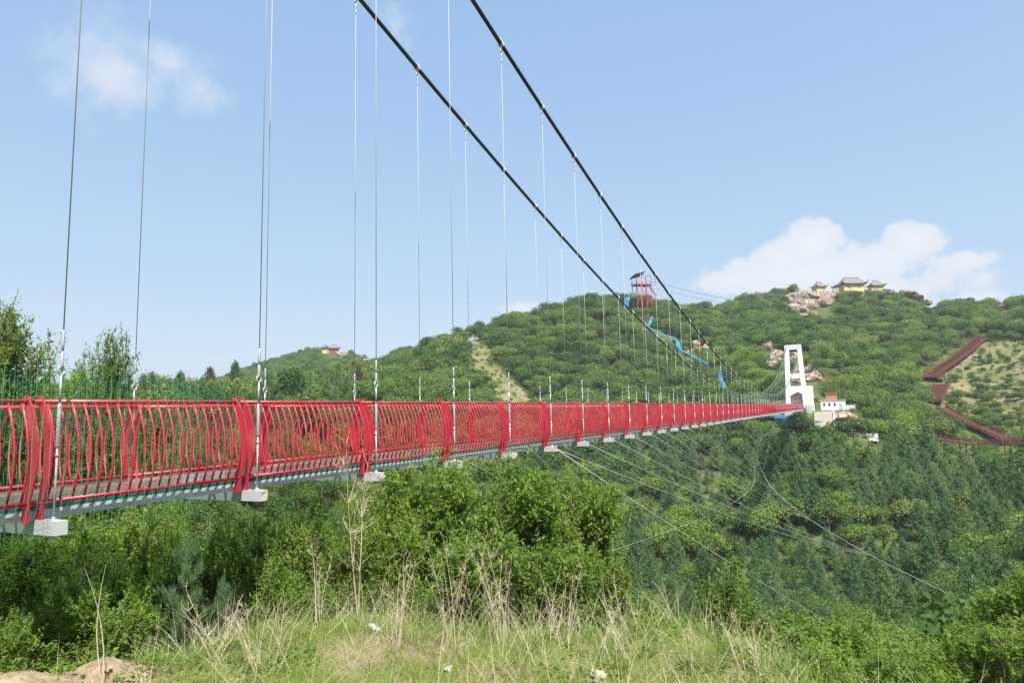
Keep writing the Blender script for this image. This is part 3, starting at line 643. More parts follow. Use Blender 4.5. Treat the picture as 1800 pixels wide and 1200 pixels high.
def hill_tree(seed, w, h, nl, L, lob=16):
    """round broad-leaved crown seen from afar: lobes of small leaf faces round a short trunk"""
    R = np.random.default_rng(seed); ls = []
    for q in range(lob):
        d = sphere_pts(1, R)[0]; d[2] = abs(d[2])*.9-.22; rr = R.uniform(.2, .36)
        ls.append((d[0]*w*.36, d[1]*w*.36, h*.56 + d[2]*h*.33, rr*w))
    per = nl//lob; Ps, Ns = [], []
    for (x, y, z, r) in ls:
        d = sphere_pts(per, R); keep = d[:, 2] > -.55; d = d[keep]; rad = r*(.72+.34*R.random(len(d)))
        Ps.append(np.array([x, y, z]) + d*rad[:, None]*np.array([1, 1, .82])); Ns.append(d)
    P = np.concatenate(Ps); Nn = np.concatenate(Ns); A = unit(np.cross(Nn, R.normal(size=P.shape)) + Nn*.35 + np.array([0, 0, -.15])); sz = L*(.6+.8*R.random(len(P)))
    V, F = leaves(P, A, sz, sz*.62, R, .12, up=Nn + np.array([0, 0, .5]))
    segs = [([(0, 0, 0), (.05*w, .02*w, h*.3), (.02*w, 0, h*.62)], (.028*h, .02*h, .008*h))] + [([(.03*w, 0, h*.28), (x*.6, y*.6, z*.75), (x, y, z)], (.014*h, .009*h, .004*h)) for x, y, z, r in ls[:6]]
    return (V, F), branch_quads(segs, 5)
def pine(seed, w, h, whorls, per, tufts, L, W, tip=1.0):
    """young pine: whorls of rising branches that end in brushes of needles"""
    R = np.random.default_rng(seed); Ps, As = [], []; segs = [([(0, 0, 0), (0, 0, h*.5), (0, 0, h*.97)], (.018*h, .011*h, .003*h))]
    for q in range(whorls):
        f = (q+.5)/whorls; z = h*(.08+.88*f); rl = w/2*(1-f)**.75*(.8+.35*R.random()) + .04*w
        n = max(3, int(per*(1-.5*f)))
        for b in range(n):
            a = 2*math.pi*(b+R.random()*.7)/n + q*.8; d = np.array([math.cos(a), math.sin(a), .28+.5*f]); ln = rl*(.7+.5*R.random())
            e = np.array([0, 0, z]) + d*ln; segs.append(([(0, 0, z), e], (.004*h, .0015*h)))
            for t in range(max(2, int(tufts*(1-.45*f)))):
                u = .25+.8*R.random(); c = np.array([0, 0, z]) + d*ln*u + R.normal(size=3)*np.array([.1, .1, .05])*ln*.9
                k = 16 if L < .2 else 7; dd = unit(R.normal(size=(k, 3))*.6 + d*.5 + np.array([0, 0, .75])); Ps.append(np.repeat(c[None], k, 0) - dd*L*.1 + R.normal(size=(k, 3))*L*.22); As.append(dd)
    for t in range(int(6*tip)):
        k = 12; dd = unit(R.normal(size=(k, 3))*.45 + np.array([0, 0, 1.0])); Ps.append(np.repeat([[0, 0, h*(.86+.03*t)]], k, 0)); As.append(dd)
    P = np.concatenate(Ps); A = np.concatenate(As); sz = L*(.75+.5*R.random(len(P))); o3 = unit(P*np.array([1, 1, 0]) + 1e-6) + np.array([0, 0, .7])
    V, F = leaves(P, A, sz, W*(.8+.4*R.random(len(P))), R, .1, up=o3); return (V, F), branch_quads(segs, 4)
def two(name, pr, lm):
    (V, F), (WV, WF) = pr; return np_mesh(name+'_crown', V, F, lm), np_mesh(name+'_trunk', WV, WF, BARK, smooth=True)
def one(name, pr, lm):
    (V, F), (WV, WF) = pr; V2, F2, M2 = join([(V, F, 0), (WV, WF, 1)]); return np_mesh(name, V2, F2, [lm, BARK], M2)

# prototypes: far (one mesh) and mid-distance (crown and trunk apart)
HILL = [hill_tree(20+k, 6.2, 6.4, 1500, .46, 15) for k in range(4)]
HILL[3] = hill_tree(33, 4.2, 8.2, 1400, .44, 17); HILL[2] = hill_tree(36, 7.6, 6.0, 1700, .48, 20)
HILL_FAR = [one('broadleaf_tree', p, LEAF_TREE) for p in HILL] + [one('broadleaf_tree', HILL[1], LEAF_BRIGHT)]
MID = [hill_tree(40+k, 5.2, 5.8, 7000, .2, 22) for k in range(3)]
MID_2 = [two('broadleaf_tree', p, LEAF_TREE) for p in MID] + [two('broadleaf_tree', MID[0], LEAF_BRIGHT)]
PINES = [pine(60+k, 3.9+.4*k, 7.4-.5*k, 15, 7, 9, .5, .11) for k in range(3)]
PINE_FAR = [one('pine_tree', p, LEAF_PINE) for p in PINES]; PINE_2 = [two('pine_tree', p, LEAF_PINE) for p in PINES]
FIR = [pine(80+k, 4.4, 9.0, 18, 8, 7, .6, .12) for k in range(2)]
FIR_FAR = [one('conifer_tree', p, LEAF_PINE) for p in FIR] + [one('conifer_tree', FIR[0], LEAF_DEAD)]

# ------------------------------------------------------------------ where trees stand
PINEZONE = [(1075, 800), (1180, 770), (1320, 790), (1440, 770), (1540, 800), (1650, 815), (1760, 860), (1830, 870), (1830, 1160), (1500, 1160), (1100, 1130)]
SPRUCEZONE = [(150, 620), (470, 640), (600, 660), (650, 690), (600, 740), (480, 790), (150, 800)]
KEEP = [CLEARING, TERRACE, DIRT, BARE, TRAIL, RAVINE]
step = 3.6
gx, gy = np.meshgrid(np.arange(-600, 190, step), np.arange(4, 580, step)); n_ = gx.size
px = gx.ravel() + rng.uniform(-.48, .48, n_)*step; py = gy.ravel() + rng.uniform(-.48, .48, n_)*step
px = np.concatenate([px, rng.uniform(-22, 26, 260)]); py = np.concatenate([py, rng.uniform(160, 200, 260)])      # the steep bank below the far tower
rr = np.hypot(px, py); aa = np.degrees(np.arctan2(px, py)); ok = (rr > 24) & (rr < np.where((aa < -28) & (aa > -52), 690, 560)) & (aa > -72) & (aa < 20)
px, py, rr, aa = px[ok], py[ok], rr[ok], aa[ok]; pzg = H(px, py)
ix, iy, _ = pix(np.stack([px, py, pzg], 1))
keep = np.ones(len(px), bool)
for poly in KEEP: keep &= ~(inpoly(ix, iy, poly) & (rr > 120))
keep &= ~((px > -14.5) & (px < -4.5) & (py < 205) & (pzg + 6.5 > zs(py)-1.2))                     # clear of the deck
keep &= ~((px > -14) & (px < 5) & (py > 195.5) & (py < 214)) & ~((px > -6.5) & (px < .2) & (py > 186) & (py < 198))                                        # plaza
keep &= ~((iy < 560) & (rr < 60))
px, py, rr, aa, pzg, ix, iy = (q[keep] for q in (px, py, rr, aa, pzg, ix, iy))
px0_ = rng.random(len(px)); nzv = np.array([mnoise.noise((a*.03, b*.03, 7.7)) for a, b in zip(px, py)]); rnd = rng.random(len(px))
species = np.where(inpoly(ix, iy, PINEZONE) & (rr > 40) & (rnd < .66 + .3*(nzv < .1)), 1, 0)
species = np.where(inpoly(ix, iy, SPRUCEZONE) & (rr > 85) & (rr < 230) & (rnd < .7), 2, species)
species = np.where((rr < 70) & (ix > 480) & (ix < 620) & (rnd < .4), 1, species)
var = rng.integers(0, 4, len(px)); var = np.where((rng.random(len(px)) < .13 + .25*(nzv > .35)), 4, var)
scl_ = (.40 + .88*rng.random(len(px))**1.1)*(1+.25*np.array([mnoise.noise((a*.06, b*.06, 1.3)) for a, b in zip(px, py)]))*np.where(species == 0, np.interp(rr, [25, 60, 150, 500], [.72, .85, .95, 1.0]), np.where(species == 1, np.interp(rr, [30, 80, 200], [.62, .85, 1.0]), .78))
rotz = rng.uniform(0, 6.283, len(px))
var = np.where((species == 0) & inpoly(ix, iy, PINEZONE) & (rng.random(len(px)) < .45), 4, var)
scl_ = np.where(species == 1, scl_*np.where(px0_ < .22, .35, 1.0), scl_)
CLEARVIEW = [(CLEARING, 120), ([(1408, 470), (1476, 470), (1476, 517), (1408, 518)], 380), ([(1470, 470), (1570, 470), (1570, 511), (1470, 511)], 380), ([(1380, 516), (1478, 516), (1466, 552), (1434, 574), (1396, 570)], 360),
 ([(560, 590), (614, 590), (614, 632), (580, 640), (570, 622), (560, 620)], 480), ([(630, 610), (652, 610), (652, 634), (630, 634)], 300), ([(1106, 470), (1152, 470), (1152, 515), (1106, 515)], 250), ([(1750, 520), (1774, 520), (1774, 545), (1750, 545)], 350),
 ([(1096, 516), (1108, 516), (1106, 545), (1095, 545)], 250), ([(1134, 555), (1150, 555), (1150, 574), (1192, 592), (1200, 612), (1250, 638), (1248, 650), (1190, 622), (1184, 604), (1132, 584)], 200), ([(1256, 645), (1276, 650), (1280, 690), (1262, 684)], 180),
 ([(1342, 596), (1376, 620), (1378, 656), (1345, 656)], 200), ([(1388, 615), (1410, 615), (1415, 680), (1385, 680)], 200), ([(1415, 642), (1455, 665), (1455, 682), (1418, 680)], 200), ([(1432, 690), (1470, 700), (1470, 752), (1425, 752)], 170), ([(1465, 724), (1512, 730), (1520, 756), (1468, 752)], 170),
 ([(1610, 655), (1740, 572), (1742, 592), (1640, 682), (1608, 675)], 200), ([(1630, 670), (1668, 668), (1655, 718), (1626, 714)], 200), ([(1645, 706), (1810, 770), (1810, 800), (1700, 792), (1642, 776), (1642, 764), (1740, 772), (1648, 722)], 170), ([(1348, 722), (1400, 735), (1400, 746), (1346, 738)], 150), ([(1524, 762), (1544, 762), (1544, 778), (1524, 778)], 150), ([(1585, 508), (1605, 508), (1660, 538), (1640, 546), (1590, 522)], 380)]
EXTRA_SKIP = []                                                    # (x, y, radius) filled by the structures on the hills

# ------------------------------------------------------------------ buildings on the hills
YELLOW = mat('yellow_limewash', (.56, .48, .21), .85, var=.08, vscale=.5, col2=(.45, .38, .16), c2scale=.4, c2lo=.55, c2hi=.75, coord='World')
TILE = mat('grey_roof_tiles', (.155, .145, .145), .75, var=.2, vscale=2.0, coord='World')
TIMBER = mat('dark_red_timber', (.20, .035, .03), .6, var=.15)
WINDOWM = mat('green_grey_shutter', (.25, .32, .26), .6)
ROOFRED = mat('red_brown_sheet_roof', (.20, .06, .05), .55, var=.15)
STONE = mat('pale_stone_steps', (.46, .40, .35), .85, var=.15, vscale=.8, coord='World')
WOODRED = mat('red_brown_decking', (.135, .042, .03), .7, var=.2, vscale=1.5, coord='World')
BROWNW = mat('varnished_plywood', (.36, .17, .08), .6, var=.2)
BLUENET = mat('blue_netting', (.012, .10, .20), .9, var=.3, vscale=.6, col2=(.012, .20, .25), c2scale=.15, c2lo=.48, c2hi=.56, coord='World')
REDSTEEL = mat('red_lookout_steel', (.44, .05, .06), .5, var=.15)
PURPLE = mat('dark_sheet_roof', (.07, .045, .055), .6)
def facing(p, turn=0.0): return math.atan2(-p.y, -p.x) + math.pi/2 + math.radians(turn)
def roof_mesh(w, d, h, ridge, lift=.12, n=14):
    """hipped roof with a sagging slope and upturned corners; eave rectangle w x d"""
    m = MB(); g = []
    U = np.linspace(-1, 1, n+1); V = np.linspace(-1, 1, n+1)
    def Z(u, v):
        du = max(0, abs(u)-ridge)/(1-ridge) if ridge < 1 else 0; s = max(du, abs(v)); return h*(1-s)**1.35 + lift*h*(abs(u)*abs(v))**5*2.2
    for v in V:
        for u in U: k = 1+.05*(abs(u)*abs(v))**5; m.v.append((u*w/2*k, v*d/2*k, Z(u, v)))
    nn = n+1; b = len(m.v)
    for v in V:
        for u in U: m.v.append((u*w/2*.99, v*d/2*.99, Z(u, v)-.06*h-.05))
    for j in range(n):
        for i in range(n):
            q = j*nn+i; m.f.append((q, q+1, q+nn+1, q+nn)); m.m.append(0); m.f.append((b+q+nn, b+q+nn+1, b+q+1, b+q)); m.m.append(1)
    for i in range(n):
        for (a, c) in ((i, i+1), (n*nn+i+1, n*nn+i), ((i+1)*nn, i*nn), (i*nn+n, (i+1)*nn+n)): m.f.append((a, b+a, b+c, c)); m.m.append(0)
    return m
def hall(name, p, rz, w, d, hw, hr, ridge, label, cat='temple hall', windows=2, columns=False, wall=YELLOW, base=4.0):
    t = tag(empty(name, p, rz), label, cat)
    wl = MB().box((0, 0, hw/2-base/2), (w/2, d/2, hw/2+base/2)).obj('wall', wall, t)
    rw, rd = w*1.28, d*1.38
    rf = inst('roof', roof_mesh(rw, rd, hr, ridge).mesh('roof', [TILE, TIMBER]), t, (0, 0, hw-.05))
    rl = ridge*rw/2
    MB().tube([(-rl-.25, 0, hr+.25), (-rl, 0, hr+.05), (0, 0, hr), (rl, 0, hr+.05), (rl+.25, 0, hr+.25)], .05*hr+.05, 6).obj('ridge', TILE, rf)
    for sx in (-1, 1):
        for sy in (-1, 1):
            MB().tube([(sx*(rl+(rw/2-rl)*q), sy*rd/2*q, hr*(1-q)**1.35+.26*hr*q**10+.03) for q in np.linspace(0, 1.05, 8).clip(0, 1)] + [(sx*rw/2*1.09, sy*rd/2*1.09, hr*.42)], .03*hr+.03, 5).obj('hip_ridge', TILE, rf)
    MB().box((0, 0, hw-.18), (w/2+.12, d/2+.12, .17)).obj('eave_beam', TIMBER, t)
    for k in range(windows):
        x = w*(.25 + .5*k/(max(1, windows-1)))-w/2 if windows > 1 else 0
        wn = MB().box((x, -d/2-.03, hw*.55), (w*.065, .06, hw*.22)).obj('window', WINDOWM, t)
        f = MB()
        for q in (-1, 1): f.box((x+q*w*.07, -d/2-.06, hw*.55), (.07, .07, hw*.25)); f.box((x, -d/2-.06, hw*.55+q*hw*.235), (w*.07+.07, .069, .06))
        f.obj('frame', TIMBER, wn)
    EXTRA_SKIP.append((p.x, p.y, max(w, d)*.75)); return t
def pavilion(name, p, rz, w, h, hr, label, roofm, tiers=1):
    t = tag(empty(name, p, rz), label, 'pavilion')
    for a in range(6):
        x, y = w*.42*math.cos(a*math.pi/3), w*.42*math.sin(a*math.pi/3); MB().tube([(x, y, -3), (x, y, h)], .05*w, 6).obj('column', TIMBER, t)
    MB().prism([(w*.5*math.cos(a*math.pi/3), w*.5*math.sin(a*math.pi/3)) for a in range(6)], -3, .2).obj('plinth', STONE, t)
    for q in range(tiers):
        s = 1-.35*q; z = h + q*hr*.9
        inst('roof', roof_mesh(w*1.55*s, w*1.55*s, hr, .05, .2, 10).mesh('roof', [roofm, TIMBER]), t, (0, 0, z-.05))
    MB().tube([(0, 0, h+hr*(1+.9*(tiers-1))-.1), (0, 0, h+hr*(1.25+.9*(tiers-1))), (0, 0, h+hr*(1.5+.9*(tiers-1)))], [.06*w, .05*w, .01], 6).obj('finial', roofm, t)
    EXTRA_SKIP.append((p.x, p.y, w*.7)); return t
def lifted(p, z): q = p.copy(); q.z = z; return q
p = on(1497, 464, 511); zt = at(1497, 511, 464).z; hall('temple_hall', lifted(p, zt), facing(p, 28), 12.4, 7, 3.9, 4.2, .55, 'largest yellow temple hall with grey curved roof, between two smaller halls')
p = on(1440, 462, 515); zt = at(1440, 515, 462).z; hall('temple_hall', lifted(p, zt), facing(p, 34), 6.2, 5.5, 3.7, 3.3, .25, 'small yellow temple hall standing above the pale cliff', windows=0)
p = on(1540, 462, 512); zt = at(1540, 512, 462).z; hall('temple_hall', lifted(p, zt), facing(p, 24), 7.2, 5.5, 3.2, 3.2, .25, 'small yellow temple hall above rocks, third and rightmost on the ridge', windows=0)
p = on(1468, 466, 513); pavilion('drum_pavilion', lifted(p, at(1468, 513, 466).z), facing(p), 2.8, 3.0, 1.4, 'tiny dark pavilion just left of the largest temple hall', TILE)
p = on(1761, 436, 547); pavilion('pavilion', lifted(p, at(1761, 547, 436).z), facing(p), 3.6, 2.4, 1.6, 'red-roofed pavilion on the ridge above the red-brown stairway', ROOFRED)
p = on(640, 560, 634); pavilion('pavilion', lifted(p, at(640, 634, 560).z), facing(p), 4.2, 2.6, 1.6, 'dark red pavilion on the saddle right of the distant hilltop temple', ROOFRED, 2)
p = on(572, 636, 620); hall('hilltop_temple', lifted(p, at(572, 620, 636).z), facing(p, -25), 5.6, 7.5, 4.6, 2.8, .3, 'distant yellow temple with red eaves on the far left hilltop', windows=0)
p = on(586, 640, 617); hall('hilltop_temple', lifted(p, at(586, 617, 640).z), facing(p, 5), 9, 6, 2.6, 3.2, .5, 'long dark red hall behind the distant yellow hilltop temple', windows=0, wall=TIMBER)
st = tag(empty('stone_stairway', on(580, 628)), 'pale stairway climbing to the distant yellow hilltop temple', 'stairway')
a, b = at(584, 634, 618), at(573, 622, 633); o_ = st.location.copy()
for k in range(14): q = a.lerp(b, k/14); MB().box(q-o_, (1.9, .7, 1.0)).obj('step', STONE, st)
# lookout tower
p = on(1128, 350, 510); zb = at(1128, 522, 350).z - 5; tw = tag(empty('lookout_tower', lifted(p, zb), facing(p, 30)), 'red steel lookout tower with dark sloping roof on the hilltop', 'lookout tower'); EXTRA_SKIP.append((p.x, p.y, 3.2))
zpl, ztop_ = at(1128, 501, 350).z-zb, at(1128, 482, 350).z-zb
for x in (-4.0, -1.4, 1.4, 4.0):
    for y in (-2.6, 2.6): MB().tube([(x, y, -4), (x, y, ztop_-.9)], .13, 6).obj('post', REDSTEEL, tw)
for x0, x1 in ((-4, -1.4), (-1.4, 1.4), (1.4, 4.0)):
    for y in (-2.6, 2.6):
        MB().tube([(x0, y, 0), (x1, y, zpl)], .07, 5).obj('brace', REDSTEEL, tw); MB().tube([(x1, y, 0), (x0, y, zpl)], .07, 5).obj('brace', REDSTEEL, tw)
MB().box((0, 0, zpl-.15), (4.4, 3.0, .16)).obj('platform', REDSTEEL, tw)
for y in (-2.9, 2.9):
    r_ = MB(); [r_.tube([(-4.3, y, zpl+q), (4.3, y, zpl+q)], .06, 5) for q in (.5, 1.1)]; [r_.tube([(x, y, zpl), (x, y, zpl+1.1)], .05, 4) for x in np.linspace(-4.3, 4.3, 12)]; r_.obj('railing', REDSTEEL, tw)
for x in (-4.3, 4.3):
    r_ = MB(); [r_.tube([(x, -2.8, zpl+q), (x, 2.8, zpl+q)], .06, 5) for q in (.5, 1.1)]; r_.obj('railing', REDSTEEL, tw)
m = MB(); m.add([(-5.4, -3.6, ztop_-.7), (0.6, -3.6, ztop_+.9), (0.6, 3.4, ztop_-.6), (-5.4, 3.4, ztop_-2.2)], [(0, 1, 2, 3)]); m.add([(v[0], v[1], v[2]-.18) for v in m.v[:4]], [(3, 2, 1, 0)]); m.add(m.v[:8], [(0, 4, 5, 1), (1, 5, 6, 2), (2, 6, 7, 3), (3, 7, 4, 0)]); m.obj('roof', PURPLE, tw)
f_ = MB(); [f_.tube([(x, -2.6, ztop_-.9), (x, 2.6, ztop_+.2)], .08, 5) for x in (1.4, 4.0)]; [f_.tube([(-4, y, ztop_-.9), (4.2, y, ztop_-.9)], .08, 5) for y in (-2.6, 2.6)]; f_.obj('roof_frame', PURPLE, tw)
s_ = MB(); [s_.box((4.6+.26*k, 0, zpl-.3-.36*k), (.2, .9, .06)) for k in range(15)]; s_.tube([(4.4, -1, zpl+.7), (8.4, -1, zpl-4.6)], .06, 5); s_.tube([(4.4, 1, zpl+.7), (8.4, 1, zpl-4.6)], .06, 5); s_.tube([(6.4, -.9, -4), (6.4, -.9, zpl-2.8)], .09, 5); s_.tube([(8.3, .9, -4), (8.3, .9, zpl-4)], .09, 5); s_.obj('stair', REDSTEEL, tw)
for nm, (a, b, c), lab in (('zipline_cable', ((1142, 494, 350), (1262, 522, 400), (1392, 541, 452)), 'upper dark zip-line cable running from the red lookout tower'), ('zipline_cable', ((1150, 507, 350), (1250, 528, 400), (1385, 546, 450)), 'lower thin zip-line cable running from the red lookout tower')):
    tag(MB().tube(spline([at(*a), at(*b), at(*c)], 10), .09 if 'upper' in lab else .06, 5).obj(nm, CABLE), lab, 'cable')

# rocks
def rock_mesh(seed, sub=3, rough=.34):
    import bmesh
    bm = bmesh.new(); bmesh.ops.create_icosphere(bm, subdivisions=sub, radius=1.0); R = random.Random(seed); off = Vector((R.uniform(0, 99), R.uniform(0, 99), R.uniform(0, 99)))
    pl = [(Vector((R.gauss(0, 1), R.gauss(0, 1), R.gauss(0, 1))).normalized(), R.uniform(.55, .9)) for _ in range(11)]
    for v in bm.verts:
        c = v.co.copy()
        for n, dd in pl:
            e = c.dot(n)-dd
            if e > 0: c -= n*e*.92
        v.co = c*(1 + rough*mnoise.fractal(c*1.6+off, 1.0, 2.1, 4)*.45)
    me = bpy.data.meshes.new('boulder'); bm.to_mesh(me); bm.free(); me.materials.append(ROCK); return me
ROCKS = [rock_mesh(k) for k in range(6)]
def outcrop(name, pts, label, cat='rock outcrop', rmin=100, r=None, lift=0.0):
    """pts: (picture x, y, half-width px, half-height px)"""
    q0 = None; t = None
    for k, (x, y, hw, hh) in enumerate(pts):
        hw *= 1.3; hh *= 1.25
        p = hit(x, y+hh*.3, lift, rmin) if r is None else at(x, y, r)
        if r is None: d = (Vector((p.x, p.y, 0))).length; v = at(x, y, d); p.z = min(v.z, p.z+hh*.35*d/FOCAL)
        d = math.hypot(p.x, p.y); sc = d*abs((ray(x, y)@CF)/math.hypot(*ray(x, y)[:2]))/FOCAL
        if t is None: t = tag(empty(name, p), label, cat); q0 = p.copy()
        o = inst('boulder', ROCKS[(k*5+len(pts)) % 6], t, p-q0, (random.uniform(-.4, .4), random.uniform(-.4, .4), random.uniform(0, 6)), (hw*sc*1.15, hw*sc*1.1, hh*sc*1.25))
        EXTRA_SKIP.append((p.x, p.y, hw*sc*1.25)); EXTRA_SKIP.append((p.x*(1-4/d), p.y*(1-4/d), hw*sc*1.1))
    return t
outcrop('cliff', [(1395, 522, 14, 7), (1388, 533, 10, 12), (1404, 531, 15, 10), (1399, 547, 13, 9), (1425, 523, 18, 8), (1441, 521, 14, 8), (1458, 525, 14, 9), (1466, 521, 10, 7), (1447, 533, 14, 9), (1421, 537, 13, 8), (1413, 549, 10, 8), (1452, 535, 12, 7), (1408, 556, 9, 5), (1428, 553, 8, 6)], 'bare pinkish cliff with a small white shrine below the temples', 'cliff', 300)
outcrop('rock_outcrop', [(1352, 612, 9, 9), (1346, 606, 6, 5), (1362, 632, 11, 9), (1356, 645, 11, 8), (1370, 640, 9, 10), (1366, 626, 9, 8)], 'jumbled pale boulders on the hillside just left of the white tower')
outcrop('rock_outcrop', [(1396, 640, 8, 10), (1400, 655, 8, 8), (1392, 668, 10, 7), (1408, 668, 9, 7), (1394, 625, 5, 8)], 'pale boulders on the hillside seen between the white tower legs')
outcrop('rock_outcrop', [(1425, 652, 9, 8), (1432, 662, 10, 7), (1421, 666, 9, 7), (1441, 668, 8, 5), (1449, 674, 6, 5)], 'pale boulders on the hillside just right of the white tower')
outcrop('rock_outcrop', [(1540, 514, 8, 4), (1548, 516, 8, 4), (1560, 512, 6, 4), (1533, 516, 6, 3)], 'pale rocks beneath the rightmost temple hall', r=450)
outcrop('rock_outcrop', [(1590, 514, 9, 4), (1602, 518, 9, 4), (1614, 524, 9, 4), (1626, 531, 8, 4), (1650, 538, 8, 3)], 'long bald rock slab along the ridge right of the temples', r=452)
outcrop('rock_outcrop', [(595, 622, 5, 4), (604, 624, 6, 4), (612, 629, 5, 4), (600, 633, 7, 4), (588, 636, 8, 3), (575, 638, 9, 3), (612, 634, 5, 3)], 'pale rocks on the slope below the distant hilltop temple', r=612)
outcrop('rock_outcrop', [(1225, 605, 8, 5), (1240, 612, 7, 5), (1252, 625, 7, 5), (1300, 578, 6, 5), (1292, 572, 6, 4)], 'scattered pale rocks in a gully above the blue netting', rmin=150)
outcrop('rock_outcrop', [(1480, 733, 12, 6), (1497, 738, 11, 6), (1510, 748, 9, 5), (1476, 745, 9, 5)], 'tan earth and rock bank beside the plaza stairs', 'earth bank', 150)
# shrine on the cliff
c0 = at(1405, 536, 437); sh = tag(empty('cliff_shrine', c0, facing(c0)), 'white gateway with dark round niche built into the cliff', 'shrine')
for x in (-3.0, 3.0): MB().box((x, 0, 1.2), (.7, .6, 3.6)).obj('gate_pillar', WHITEWALL, sh)
MB().box((0, .05, .3), (2.3, .4, .5)).obj('gate_beam', WHITEWALL, sh); MB().box((0, .3, -1.2), (3.0, .8, 1.0)).obj('terrace_wall', STONE, sh)
MB().tube([(0, .5, 3.4), (0, .1, 3.4)], 2.0, 14).obj('niche', DARK, sh)
for x in (-3.0, 3.0): MB().box((x, 0, 4.95), (.95, .8, .15)).obj('pillar_cap', STONE, sh)
c1 = at(1427, 537, 438); hall('shrine_hut', c1, facing(c1, 20), 6.5, 3.5, 2.2, 1.8, .6, 'small grey-roofed hut on the cliff right of the white gateway', 'hut', 2, wall=WHITEWALL)
# blue-netted slide down the wooded hill
def ribbon(name, pts, width, label, cat, lift, arch=.22, m_=BLUENET, r=None):
    W_ = spline([lifted(q, q.z+lift) for q in (hit(x, y, lift, 120) for x, y in pts)] if r is None else [at(x, y, r-k*3) for k, (x, y) in enumerate(pts)], 6); m = MB(); n = 6
    for k, q in enumerate(W_):
        t = (W_[min(k+1, len(W_)-1)]-W_[max(k-1, 0)]); t.z = 0; t.normalize(); s = Vector((t.y, -t.x, 0))
        for j in range(n+1):
            a = math.pi*j/n; m.v.append(tuple(q + s*math.cos(a)*width/2 + Vector((0, 0, arch*width*math.sin(a) + .12*random.random()))))
    for k in range(len(W_)-1):
        for j in range(n): b = k*(n+1)+j; m.f.append((b, b+1, b+n+2, b+n+1)); m.m.append(0)
    base = len(m.v); m.v += [(x, y, z-.25) for x, y, z in m.v]; m.f += [tuple(base+i for i in reversed(f)) for f in m.f[:]]; m.m += [0]*(len(m.f)-len(m.m))
    for q in W_[::2]: EXTRA_SKIP.append((q.x, q.y, width*.7)); dq = math.hypot(q.x, q.y); EXTRA_SKIP.append((q.x*(1-4/dq), q.y*(1-4/dq), width*.6))
    return tag(m.obj(name, m_), label, cat)
ribbon('covered_slide', [(1103, 524), (1101, 533), (1100, 545)], 2.4, 'short blue netted slide section just below the red lookout tower', 'slide', 4.5, r=336)
ribbon('covered_slide', [(1146, 558), (1143, 566), (1136, 579), (1139, 576), (1165, 588), (1188, 597), (1192, 606), (1196, 615), (1220, 628), (1246, 641)], 1.8, 'long blue netted slide winding down the wooded hill', 'slide', 4.0)
ribbon('covered_slide', [(1261, 650), (1267, 658), (1266, 668), (1274, 684)], 2.1, 'lowest blue netted slide section ending above the bridge rail', 'slide', 3.8)
ribbon('blue_netting', [(1350, 729), (1368, 733), (1384, 738), (1397, 741)], 3.2, 'blue netting draped on the bank beneath the far deck end', 'netting', .8, .25)
ribbon('blue_netting', [(1420, 746), (1436, 744), (1450, 743)], 1.4, 'narrow blue netting strip at the foot of plaza stairs', 'netting', .6, .3)
# kiosk, booth, plaza stairs
c0 = Vector((-.75, 207.5, 1.2)); k_ = tag(empty('white_kiosk', c0, facing(c0, -6)), 'low white kiosk with small square windows beside the bridge tower', 'kiosk')
MB().box((0, 0, 1.25), (2.9, 2.0, 1.45)).obj('wall', WHITEWALL, k_); MB().box((0, 0, 2.76), (3.1, 2.2, .08)).obj('roof', GREYWALL, k_)
for x in (-2.0, -.7, .6): wn = MB().box((x, -2.0, 1.6), (.26, .05, .42)).obj('window', DARK, k_); MB().box((x, -2.04, 1.13), (.32, .06, .05)).obj('sill', WHITEWALL, wn)
MB().box((2.1, -2.0, 1.0), (.42, .05, .95)).obj('door', GREYWALL, k_)
c1 = c0 + Vector((-.3, .9, 2.85)); k2 = tag(empty('ticket_booth', c1, facing(c1, -6)), 'brown wooden booth standing above the white kiosk roof', 'booth')
MB().box((0, 0, .75), (1.35, .9, .75)).obj('wall', BROWNW, k2); MB().box((0, 0, 1.75), (1.5, 1.05, .27)).obj('roof', ROOFRED, k2)
sw = tag(empty('plaza_wall', (2.9, 206.5, 1.2)), 'low grey parapet wall right of the white kiosk', 'wall'); MB().box((0, 0, .2), (1.7, .2, 1.1)).obj('panel', CONC, sw); MB().box((0, 0, 1.35), (1.8, .26, .06)).obj('coping', CONC, sw)
ss = tag(empty('plaza_stairs', (-3.2, 197, 0)), 'pale stone stairs climbing to the plaza right of the tower', 'stairs')
for k in range(15): MB().box((0, -.28*k, .95-.29*k-2.0), (2.25, .16, 2.0)).obj('step', STONE, ss)
MB().bar((2.45, .2, 1.2), (2.45, -4.2, -3.4), .3, .8).obj('side_wall', CONC, ss)
c0 = hit(1533, 774, 0, 120); tag(MB().box(c0+Vector((0, 0, .6)), (1.4, 1.0, .95)).obj('concrete_block', WHITEWALL), 'small white concrete block on the slope below the plaza', 'block')
